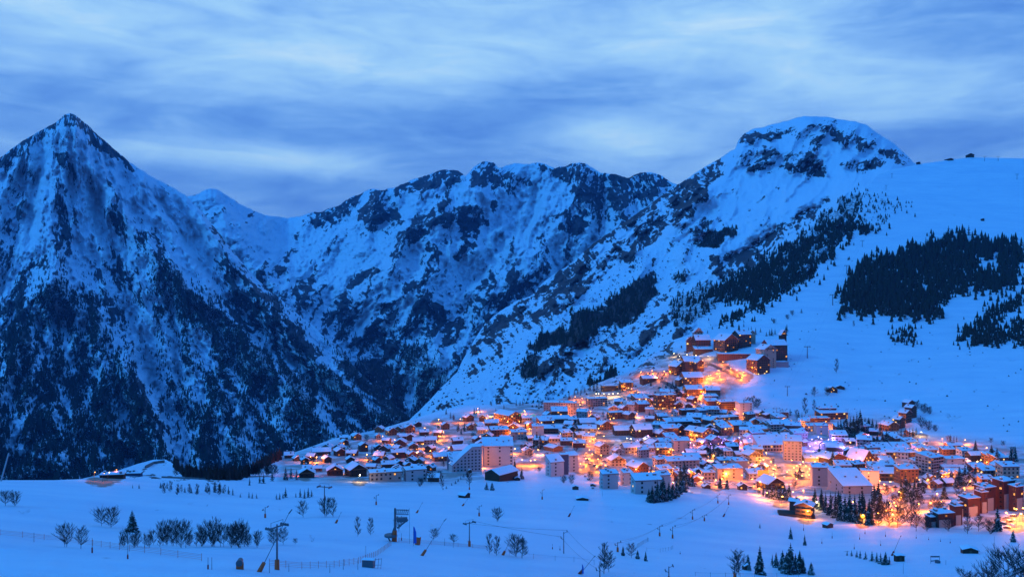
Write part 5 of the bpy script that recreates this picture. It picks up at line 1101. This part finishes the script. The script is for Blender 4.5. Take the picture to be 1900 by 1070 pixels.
# ------------------------------------------------------------------ ski lifts and piste equipment
def lift_tower(px, py, hpx, label, group, kind='chair', pad=True, rz=0.0):
    p = G(px, py); s = mpp(p); h = hpx * s; r = empty('lift_tower', p, rz, label=label, cat='lift tower', group=group); k = max(.8, h / 11)
    fk = 1.0 if p.y < 1200 else 1.8; b = MB(); b.tube((0, 0, -1), (0, 0, h), .28 * k * fk, .17 * k * fk, 8); b.build('mast', M_METAL, r)
    if pad: b = MB(); b.tube((0, 0, -.2), (0, 0, 2.4 * k), .62 * k, .55 * k, 8); b.build('safety_padding', M_ORANGE, r)
    a = 2.6 * k if kind == 'chair' else 1.5 * k; b = MB(); z0 = h * .93
    b.box(-a, a, -.14 * k, .14 * k, z0, z0 + .3 * k * fk)
    if kind == 'drag': b = MB(); b.tube((0, 0, h * .93), (a * 1.1, 0, h * 1.02), .12 * k, .1 * k, 5); b.tube((0, 0, h * .62), (-a * .9, 0, h * .72), .12 * k, .1 * k, 5)
    b.build('cross_arm', M_METAL, r)
    ends = [(-a, z0), (a, z0)] if kind == 'chair' else [(a * 1.1, h * 1.02), (-a * .9, h * .72)]
    for (x, z) in ends:
        b = MB(); b.box(x - .16 * k, x + .16 * k, -1.3 * k, 1.3 * k, z - .1 * k, z + .14 * k)
        for j in range(4): y = (-1.05 + .7 * j) * k; b.tube((x - .12 * k, y, z + .3 * k), (x + .12 * k, y, z + .3 * k), .26 * k, n=8)
        b.build('sheave_train', M_METAL, r)
    if kind == 'chair': b = MB(); b.tube((-a * .8, 0, z0 + .2), (-a * .8, 0, z0 + 1.5 * k), .06 * k, n=4); b.tube((a * .8, 0, z0 + .2), (a * .8, 0, z0 + 1.5 * k), .06 * k, n=4); b.tube((-a * .8, 0, z0 + 1.5 * k), (a * .8, 0, z0 + 1.5 * k), .05 * k, n=4); b.build('maintenance_frame', M_METAL, r)
    return [r.location + Matrix.Rotation(rz, 3, 'Z') @ Vector((x, 0, z + .6 * k)) for (x, z) in ends]
def cable(ends, label, r=.05, sag=.012):
    b = MB()
    for k in range(len(ends[0])):
        for A, B in zip(ends[:-1], ends[1:]):
            A, B = A[k], B[k]; L = (B - A).length; q = A; n = 8
            for j in range(1, n + 1):
                f = j / n; c = A.lerp(B, f) - Vector((0, 0, 4 * sag * L * f * (1 - f))); b.tube(q, c, r, n=3); q = c
    tag(b.build('lift_cable', M_METAL), label, 'cable')
# chair lift in the foreground with three towers
t1 = lift_tower(514, 1056, 84, 'tall foreground lift tower with orange padding, left of centre', None, 'chair', rz=R(62))
t2 = lift_tower(871, 1013, 46, 'leaning-armed lift tower with orange padding in the lower middle', None, 'chair', rz=R(40))
t3 = lift_tower(1046, 1026, 40, 'dark lift tower right of the fenced bare trees', None, 'drag', pad=False)
t4 = lift_tower(889, 957, 19, 'small drag lift tower just above the leaning-armed one', None, 'drag')
t5 = lift_tower(602, 952, 52, 'large T-shaped lift tower rising out of a bare tree', None, 'chair', pad=False, rz=R(-20))
DR = [(492, 960, 20), (698, 936, 18), (1006, 926, 18), (871, 908, 22)]
for i, q in enumerate(DR): lift_tower(*q, 'small drag lift pylon on the piste ' + ['left of the snow lance pole', 'between the bare trees and the station', 'right of the large barn', 'below the sloping white block'][i], 'small drag lift pylons', 'drag')
A_ = [(1363, 1072, 26), (1241, 1080, 30), (1113, 1082, 36)]
ea = [lift_tower(*q, ['lift tower cut by the bottom edge near the cabin', 'lift tower cut by the bottom edge, middle one', 'lift tower cut by the bottom edge below the bare tree'][i], None, 'drag') for i, q in enumerate(A_)]
row1 = [lift_tower(*q, 'drag lift pylon in the left row crossing the piste', 'left row of drag lift pylons', 'drag') for q in [(1146, 1023, 18), (1224, 994, 19), (1285, 963, 18), (1332, 933, 16)]]
row2 = [lift_tower(*q, 'drag lift pylon in the right row crossing the piste', 'right row of drag lift pylons', 'drag') for q in [(1248, 998, 22), (1307, 966, 11), (1352, 936, 18)]]
cable(row1, 'thin drag lift cable over the left row of pylons'); cable(row2, 'thin drag lift cable over the right row of pylons')
cable([t2, t3, ea[2]], 'thin cable from the leaning-armed tower to the bottom edge')
sl_ = [lift_tower(*q, 'chair lift tower climbing the ski slope above the village', 'chair lift towers on the ski slope', 'chair', pad=False) for q in [(1461, 734, 18), (1498, 664, 22), (1545, 566, 20), (1571, 508, 16), (1600, 458, 12), (1636, 378, 9), (1644, 352, 8), (1655, 330, 8)]]
cable(sl_, 'chair lift cable climbing the ski slope', .06)
tp = [lift_tower(*q, 'lift tower on the skyline of the ski slope', 'skyline lift towers', 'chair', pad=False) for q in [(1827, 299, 9), (1852, 299, 9), (1887, 333, 10)]]
cable(tp, 'lift cable on the skyline of the ski slope', .06)
lift_tower(1688, 520, 6, 'small pylon above the large wood', None, 'drag', pad=False); lift_tower(1453, 782, 22, 'lift tower at the valley station left', None, 'chair', pad=False); lift_tower(1441, 782, 26, 'lift tower at the valley station right', None, 'chair', pad=False)
# lattice drive station
p = G(733, 1004); s = mpp(p); r = empty('lift_station', p, R(10), label='lattice drag lift drive station with an orange padded base', cat='lift station'); h = 62 * s
b = MB(); b.tube((0, 0, -1), (0, 0, h), .5, .38, 8); b.build('mast', M_METAL, r)
b = MB(); b.tube((-.3, 0, 0), (-.1, 0, 4.2), 1.0, .8, 8); b.build('safety_padding', M_ORANGE, r)
b = MB(); n = 7; L = 28 * s * .9
for zz_ in (h - .6, h - 2.2):
    for yy in (-.5, .5): b.tube((0, yy, zz_), (L, yy, zz_ - .4), .1, n=4)
for i in range(n):
    for yy in (-.5, .5): b.tube((L * i / n, yy, h - .6), (L * (i + .5) / n, yy, h - 2.3), .07, n=4); b.tube((L * (i + .5) / n, yy, h - 2.3), (L * (i + 1) / n, yy, h - .7), .07, n=4)
b.build('lattice_arm', M_METAL, r)
b = MB(); b.box(.6, L * .9, -.7, .7, h - 5.2, h - 3.6); b.tube((.8, 0, h - 7.5), (L * .95, 0, h - 4.5), .3, n=6); b.build('motor_gantry', M_METAL, r)
b = MB(); b.tube((-1.6, 0, h - 10.5), (-1.6, 0, h - 9.8), 2.4, n=14); b.tube((-1.2, 0, h - 9.8), (-.2, 0, h - 7), .25, n=5); b.tube((-3, 0, h - 10), (0, 0, h - 16), .3, n=5); b.build('bull_wheel', M_METAL, r)
# snow guns and lances
def lance(px, py, tx, ty, label, kind='lance'):
    p = G(px, py); s = mpp(p); dx = (tx - px) * s; dz = (py - ty) * s; r = empty('snow_lance', p, label=label, cat='snow lance', group='snow-making lances')
    b = MB(); b.tube((0, 0, -.3), (dx * .92, .4, dz * .95), .09, .06, 5); b.build('tube', M_METAL, r)
    b = MB(); b.tube((dx * .9, .4, dz * .93), (dx, .45, dz), .16, .12, 6); b.build('nozzle', M_METAL, r)
    b = MB(); q = Vector((dx, .4, dz)).normalized(); b.tube(q * -.2, q * (2.3 if abs(dz) > 6 else 1.7), .55, .42, 8); b.build('safety_padding', M_ORANGE if px < 1000 else M_RED, r)
lance(481, 1060, 541, 945, 'longest snow lance with orange base left of the tall tower'); lance(783, 1030, 828, 962, 'snow lance slanting over the round bare tree'); lance(933, 1029, 948, 1000, 'snow lance between the two clumps of bare trees')
lance(773, 951, 784, 932, 'thin snow lance behind the lattice station'); lance(858, 938, 868, 925, 'thin snow lance below the round hut'); lance(623, 970, 633, 950, 'thin snow lance right of the T-shaped tower'); lance(1055, 958, 1066, 938, 'thin snow lance below the snowed-in shelter'); lance(1342, 958, 1352, 940, 'red snow lance under the right row of pylons')
lance(1075, 1064, 1105, 1031, 'snow lance at the bottom left of the slim bare tree'); lance(1655, 1030, 1673, 993, 'long hydrant boom beside the low conifer row')
p = G(445, 1055); r = empty('snow_cannon', p, R(20), label='squat orange snow cannon left of the longest lance', cat='snow cannon'); s = mpp(p)
b = MB(); b.box(-.8, .8, -.7, .7, 0, 1.4); b.build('body', M_ORANGE, r); b = MB(); b.tube((-.2, -.9, 1.55), (.2, .9, 1.75), .75, .6, 12); b.build('fan_drum', M_METAL, r)
p = G(775, 1010); r = empty('padded_cabinet', p, R(-20), label='leaning orange padded cabinet beside the blue banner', cat='cabinet'); b = MB(); b.extr([(-.9, 0), (.7, 0), (1.1, 3.0), (-.3, 3.1)], -.7, .7); b.build('body', M_ORANGE, r); b = MB(); b.slab((-.35, -.8, 3.1), (1.5, 0, -.1), (0, 1.6, 0), 3, 3, .3, .05); b.build('snow_cover', MS, r)
# blue feather banner
def banner(px, py, hpx, label):
    p = G(px, py); s = mpp(p); h = hpx * s; r = empty('feather_banner', p, label=label, cat='banner'); b = MB(); b.tube((0, 0, -.3), (0, 0, h), .06, .04, 5); b.build('pole', M_METAL, r)
    b = MB(); b.extr([(.05, h * .12), (h * .16, h * .14), (h * .15, h * .7), (h * .06, h * .97), (.05, h)], -.03, .03); b.build('cloth', mat('blue_banner', (.02, .12, .45)), r)
banner(767, 1012, 36, 'blue feather banner beside the leaning orange cabinet'); banner(1080, 1066, 20, 'small blue feather banner at the bottom edge')
# timber huts, shelters and machines
def hut(px, py, w, h, rot, m, label, pitch=22, name='hut', ratio=.8):
    p = G(px, py); s = mpp(p); W = w * s; D = W * ratio; H = h * s; x = W / 2; y = D / 2; tp_ = math.tan(R(pitch)); r = empty(name, p + Vector((0, y, 0)), R(rot), label=label, cat=name.replace('_', ' '))
    b = MB(); b.extr([(-x, -1.5), (x, -1.5), (x, H), (0, H + x * tp_), (-x, H)], -y, y); b.build('wall', m, r); rf = MB(); sn = MB(); o = W * .08
    for sg in (-1, 1):
        rf.extr([(0, H + x * tp_), (sg * (x + o), H - o * tp_), (sg * (x + o), H - o * tp_ + .15), (0, H + x * tp_ + .16)][::sg], -y - o, y + o); sn.slab((0, -y - o, H + x * tp_ + .17), (sg * (x + o), 0, -(x + o) * tp_), (0, D + 2 * o, 0), 3, 3, .45, .1, RB)
    q = rf.build('roof', M_FASC, r); sn.build('snow_cover', MS, q); b = MB(); b.box(-.45, .45, -y - .06, -y + .02, 0, min(2, H * .85)); b.build('door', M_FRAME, r)
    return r
hut(861, 923, 18, 5, 60, WALL['t'], 'low dark hut half buried below the large barn'); hut(1081, 928, 22, 3, 0, WALL['t'], 'shelter almost covered by snow on the open piste', 12, 'shelter'); hut(1068, 908, 11, 5, 0, WALL['b'], 'tiny brown shed near the snow edge'); hut(960, 891, 10, 4, 0, WALL['t'], 'tiny shed under the conifers by the large barn')
hut(1538, 979, 15, 6, 25, WALL['b'], 'little brown ticket hut below the brown terrace chalet'); hut(1671, 1041, 15, 10, 0, WALL['t'], 'square dark lift hut right of the low conifer row', 6); hut(1386, 1057, 12, 7, 15, WALL['b'], 'small brown cabin between the bottom conifers'); hut(1804, 1026, 26, 6, -15, WALL['t'], 'low snowed-in hut with a heaped roof near the bottom right', 18)
hut(872, 877, 6, 5, 20, WALL['o'], 'tiny kiosk at the foot of the sloping white block'); hut(1101, 902, 9, 3, -20, WALL['t'], 'little shed left of the white five-storey block')
hut(1705, 304, 6, 3, 0, WALL['t'], 'small cabin on the skyline beside the dome', 14); hut(1763, 298, 12, 3, 10, WALL['t'], 'low restaurant on the skyline', 14); hut(1802, 292, 12, 5, -10, WALL['t'], 'skyline lift station with a humped roof', 24, 'lift_station'); hut(1824, 410, 5, 4, 0, WALL['t'], 'tiny cabin alone high on the ski slope'); hut(1560, 722, 16, 4, -10, WALL['t'], 'low barn beside the small grove on the snow slope'); hut(1430, 776, 20, 7, 10, WALL['t'], 'valley lift station roof behind the pinkish block', 18, 'lift_station')
p = G(686, 1052); r = empty('control_cabin', p, R(-8), label='small orange fronted control cabin with railings', cat='cabin')
b = MB(); b.box(-1.9, -.6, -.8, .8, 0, 2.2); b.build('front_panel', M_ORANGE, r); b = MB(); b.box(-1.8, 1.2, -.9, 1.0, 0, 2.0); b.build('body', M_METAL, r); b = MB(); b.slab((-2, -1.0, 2.2), (3.6, 0, 0), (0, 2.1, 0), 4, 3, .35, .08); b.build('snow_cover', MS, r)
b = MB(); b.tube((-1.1, 0, 2), (-1.1, 0, 5.8), .05, n=4)
for x in (1.5, 2.4, 3.2): b.tube((x, -.6, -.3), (x + .3, -.6, 2.8), .06, n=4)
b.tube((1.2, -.6, 2.3), (3.5, -.6, 2.7), .06, n=4); b.tube((1.2, -.6, .9), (3.4, -.6, 1.0), .06, n=4); b.build('railing', M_METAL, r)
p = G(1735, 1044); r = empty('drag_lift_terminal', p, 0, label='little drag lift terminal with a dark banner frame, bottom right', cat='lift station'); s = mpp(p)
b = MB()
for x in (-8, 8): b.tube((x * s, 0, -.4), (x * s, 0, 13 * s), .09, n=5)
b.box(-8.5 * s, 8.5 * s, -.1, .1, 11 * s, 13.6 * s); b.build('banner_frame', M_METAL, r); b = MB(); b.box(2 * s, 8 * s, -1, 1.2, -.3, 5 * s); b.tube((-8 * s, 0, 4 * s), (6 * s, 0, 1.2), .25, n=6); b.build('drive_unit', M_METAL, r)
# timber terrace of the brown chalet
p = G(1478, 958); s = mpp(p); b = MB(); W_ = 64 * s
b.extr([(-W_ / 2, -3), (W_ / 2, -3), (W_ / 2, 1.6), (-W_ / 2, 1.6)], -2.5, 10); o = b.build('timber_terrace', WALL['t']); o.location = p + Vector((0, 0, .2)); o.rotation_euler = (0, 0, R(-12)); tag(o, 'broad timber terrace below the large brown chalet', 'terrace')
# retaining walls on the left knoll
def wall_(name, pts, hgt, m, label):
    b = MB(); P = [G(*q) for q in pts]
    for A, B in zip(P[:-1], P[1:]):
        d = (B - A); d.z = 0; d.normalize(); n_ = Vector((-d.y, d.x, 0)) * .5
        b.add([A - n_ - Vector((0, 0, 2)), B - n_ - Vector((0, 0, 2)), B + n_ - Vector((0, 0, 2)), A + n_ - Vector((0, 0, 2)), A - n_ + Vector((0, 0, hgt)), B - n_ + Vector((0, 0, hgt)), B + n_ + Vector((0, 0, hgt)), A + n_ + Vector((0, 0, hgt))], [(0, 3, 2, 1), (4, 5, 6, 7), (0, 1, 5, 4), (1, 2, 6, 5), (2, 3, 7, 6), (3, 0, 4, 7)])
    tag(b.build(name, m), label, 'wall')
wall_('retaining_wall', [(270, 868), (285, 860), (305, 857)], 2.5, M_STONE, 'curved stone retaining wall on the left snow mound'); wall_('retaining_wall', [(1262, 760), (1282, 764), (1302, 769)], 4, WALL['b'], 'brown retaining wall under the winding street')
wall_('retaining_wall', [(300, 886), (370, 889), (450, 887)], 1.2, M_STONE, 'long low wall beside the road left of the village')
# fences and piste markers
def fence(pts, hgt, m, label, net=True, step=5.0, top=.05):
    P = [G(*q) for q in pts]; r = empty('fence', P[0], label=label, cat='fence'); pb = []; nb_ = MB(); prev = None
    for A, B in zip(P[:-1], P[1:]):
        L = (B - A).length; n = max(1, int(L / step))
        for j in range(n):
            a = A.lerp(B, j / n); a.z = gz(a.x, a.y, a.z); a = a - P[0]; pb.append(a)
            if prev is not None:
                for k in ((.95,) if not net else (.25, .5, .75, .95)): nb_.tube(prev + Vector((0, 0, hgt * k)), a + Vector((0, 0, hgt * k)), .03 if net else .025, n=3)
            prev = a
    pm = MB(); pm.tube((0, 0, -.3), (0, 0, hgt * 1.15), top, n=5); me = pm.mesh('post', M_METAL if not net else m)
    for a in pb[:90]: o = link('post', me, r); o.location = a
    nb_.build('net' if net else 'wire', m, r)
fence([(0, 993), (120, 1004), (172, 1012), (240, 1022), (330, 1034), (420, 1046)], 1.6, M_ORANGE, 'orange net fence across the near snow on the left', step=7)
fence([(500, 1050), (560, 1055), (620, 1052), (665, 1045), (700, 1030), (728, 1010)], 1.6, M_ORANGE, 'orange net fence curving up to the lattice station', step=3.5)
fence([(740, 1004), (800, 1010), (850, 1014), (930, 1022)], 1.4, M_ORANGE, 'orange net fence between the station and the leaning-armed tower', step=5)
fence([(945, 1030), (990, 1036), (1030, 1040), (1065, 1042), (1140, 1052)], 1.7, M_METAL, 'wire fence with dark posts right of the lower bare trees', net=False)
fence([(1182, 1016), (1195, 1008), (1205, 1003)], 1.7, M_METAL, 'short dark fence beside the three small conifers', net=False, step=2.5); fence([(1200, 1022), (1225, 1024), (1245, 1020), (1250, 1016)], 1.5, M_METAL, 'dark net fence of the practice area', net=False, step=3)
fence([(1290, 1068), (1400, 1070), (1520, 1068)], 1.4, M_METAL, 'thin wire fence along the bottom below the conifers', net=False, step=6)
pm = MB(); pm.tube((0, 0, -.4), (0, 0, 3.6), .07, .05, 5); pmm = pm.mesh('pole', M_METAL); pp_ = MB(); pp_.tube((0, 0, 0), (0, 0, 1.3), .2, .18, 6); ppm = pp_.mesh('padding', M_RED)
def marker(x, y, hp, label, pad=False):
    p = G(x, y); s = mpp(p); r = empty('piste_pole', p, label=label, cat='pole', group='piste poles'); r.scale = (1, 1, hp * s / 3.6); link('pole', pmm, r)
    if pad: link('padding', ppm, r)
for x, y, h, pd, l in [(171, 1025, 28, 1, 'dark pole with a red pad at far left'), (237, 1036, 22, 1, 'pole by the orange net on the left'), (386, 1055, 22, 1, 'left pole of the padded pair near the snow cannon'), (393, 1056, 23, 0, 'right pole of the pair near the snow cannon'), (63, 1005, 18, 0, 'thin pole at the start of the orange net'),
                       (500, 1062, 18, 0, 'thin pole right of the tall tower'), (536, 1060, 15, 0, 'short pole right of the tall tower with a low net'), (612, 1062, 16, 0, 'thin pole before the curved orange net'), (637, 1056, 20, 0, 'slanting pole before the curved orange net'), (664, 1056, 18, 0, 'pole left of the control cabin'), (760, 1008, 66, 0, 'very tall thin mast beside the lattice station'), (745, 1002, 14, 1, 'short post with a sign box by the station'),
                       (825, 1012, 14, 0, 'pole below the round bare tree'), (841, 1015, 14, 0, 'trunk-like pole under the small round tree'), (1025, 1018, 10, 1, 'padded pole left of the dark lift tower'), (1039, 1020, 8, 1, 'short padded pole beside the dark lift tower'), (1118, 920, 10, 0, 'thin lamp pole before the white blocks'), (1201, 1003, 8, 0, 'stake at the end of the short dark fence'),
                       (1500, 968, 12, 0, 'stake below the timber terrace'), (1491, 984, 14, 1, 'slalom pole above the pair of young conifers'), (1525, 1008, 10, 1, 'first slalom pole of the course'), (1544, 998, 12, 1, 'second slalom pole of the course'), (1595, 1000, 10, 1, 'slalom pole left of the conifer row'), (1585, 1018, 10, 1, 'slalom pole just above the conifer row'), (1605, 990, 10, 1, 'upper slalom pole near the street lights'), (1643, 995, 10, 1, 'upper slalom pole left of the hydrant boom'), (1634, 1012, 10, 1, 'lower slalom pole left of the hydrant boom'),
                       (1700, 998, 7, 1, 'first stake right of the hydrant boom'), (1723, 1001, 6, 1, 'second stake right of the hydrant boom'), (1745, 1004, 6, 1, 'third stake right of the hydrant boom'), (1763, 1007, 8, 1, 'fourth stake right of the hydrant boom'), (1755, 1047, 9, 0, 'stake right of the drag lift terminal'), (1676, 1064, 20, 0, 'tall stake below the square lift hut'), (1262, 1027, 6, 1, 'small red marker right of the practice area'), (1482, 1064, 10, 0, 'stake at the bottom below the dark clump'), (1845, 1020, 26, 0, 'tall thin post at the bottom right')]: marker(x, y, h, l, pd)
# the pale leaning mast at the left frame edge
p = G(0, 892); s = mpp(p); b = MB(); b.tube((0, 0, -2), (16 * s, 0, 52 * s), .5, .35, 8); o = b.build('leaning_mast', mat('pale_mast', (.4, .4, .4))); o.location = p; tag(o, 'pale leaning mast at the left frame edge', 'mast')
# green light line on the hotel gable, billboard, bulbs
M_GREEN = glow('green_light', (.05, 1.0, .30), 1.6)
def strip(pts, up, m, label, rad=.13):
    P = [G(x, y0) + Vector((0, -1.2, (y0 - y) * mpp(G(x, y0)))) for x, y, y0 in pts]; b = MB()
    for A, B in zip(P[:-1], P[1:]): b.tube(A, B, rad, n=5)
    tag(b.build('light_line', m), label, 'light line')
strip([(963, 771, 790), (972, 761, 790), (976, 766, 790)], 0, M_GREEN, 'green light line tracing the gable of the orange-lit hotel'); strip([(984, 774, 788), (990, 768, 788), (994, 773, 788)], 0, M_GREEN, 'green light line on the gable of the small lime-lit house')
b = MB(); b.box(-5, 5, -.2, .2, 0, 5); o = b.build('billboard', glow('orange_billboard', (1.0, .25, .04), 1.6)); p = G(1416, 894); o.location = p + Vector((0, 0, 6)); tag(o, 'glowing orange billboard behind the snowy-roofed chalet', 'billboard')
b = MB(); b.box(-6, 6, -.2, .2, 0, 1.4); o = b.build('green_sign', glow('green_sign', (.45, 1.0, .55), 2.5)); p = G(1434, 812); o.location = p + Vector((0, 0, 4)); tag(o, 'pale green lit sign above the wide plain snow roof', 'sign')

# ------------------------------------------------------------------ tell look-alikes apart by their place in the row
OR = ['first', 'second', 'third', 'fourth', 'fifth', 'sixth', 'seventh', 'eighth', 'ninth', 'tenth', 'eleventh', 'twelfth', 'thirteenth', 'fourteenth', 'fifteenth', 'sixteenth', 'seventeenth', 'eighteenth', 'nineteenth', 'twentieth']
by = {}
for o in scene.objects:
    if o.parent is None and 'label' in o: by.setdefault(o['label'], []).append(o)
for lab, L in by.items():
    if 1 < len(L) <= 40:
        L.sort(key=lambda o: o.location.x / max(1, o.location.y)); n = len(L)
        for i, o in enumerate(L):
            w_ = lab.split(); k = OR[i] + ' from the left' if i <= n - 1 - i and i < 20 else (OR[n - 1 - i] + ' from the right' if n - 1 - i else 'last on the right')
            while len(w_) > 11: w_.pop()
            while w_[-1] in ('the', 'a', 'of', 'in', 'with', 'and', 'near', 'beside', 'above', 'below', 'under', 'by', 'at'): w_.pop()
            o['label'] = ' '.join(w_) + ', ' + k
for o in scene.objects:
    if o.parent is None and 'label' in o and len(o['label'].split()) > 16: o['label'] = ' '.join(o['label'].split()[:16])

# ------------------------------------------------------------------ the air
def haze():
    zs = [c[2] for o in scene.objects if o.type == 'MESH' and o.parent is None for c in ([(o.matrix_basis @ Vector(b)) for b in o.bound_box])]
    x0, x1, y0, y1, z0, z1 = -14500, 14500, -2000, 15500, min(zs) - 1, max(zs) + 5
    v = [(x, y, z) for z in (z0, z1) for y in (y0, y1) for x in (x0, x1)]
    f = [(2, 3, 1, 0), (5, 7, 6, 4), (1, 5, 4, 0), (6, 7, 3, 2), (4, 6, 2, 0), (3, 7, 5, 1)]
    m = bpy.data.materials.new('haze'); m.use_nodes = True; t = NT(m.node_tree)
    p = t.n('ShaderNodeVolumePrincipled', i={'Color': (0.16, 0.52, 1.0, 1), 'Density': 2.8e-5, 'Anisotropy': 0.0})
    t.t.links.new(p.outputs[0], t.n('ShaderNodeOutputMaterial').inputs[1])
    o = np_mesh('haze', np.array(v, float), f, [m], smooth=False)
    tag(o, kind='stuff'); print('HAZE', z0, z1)
haze()
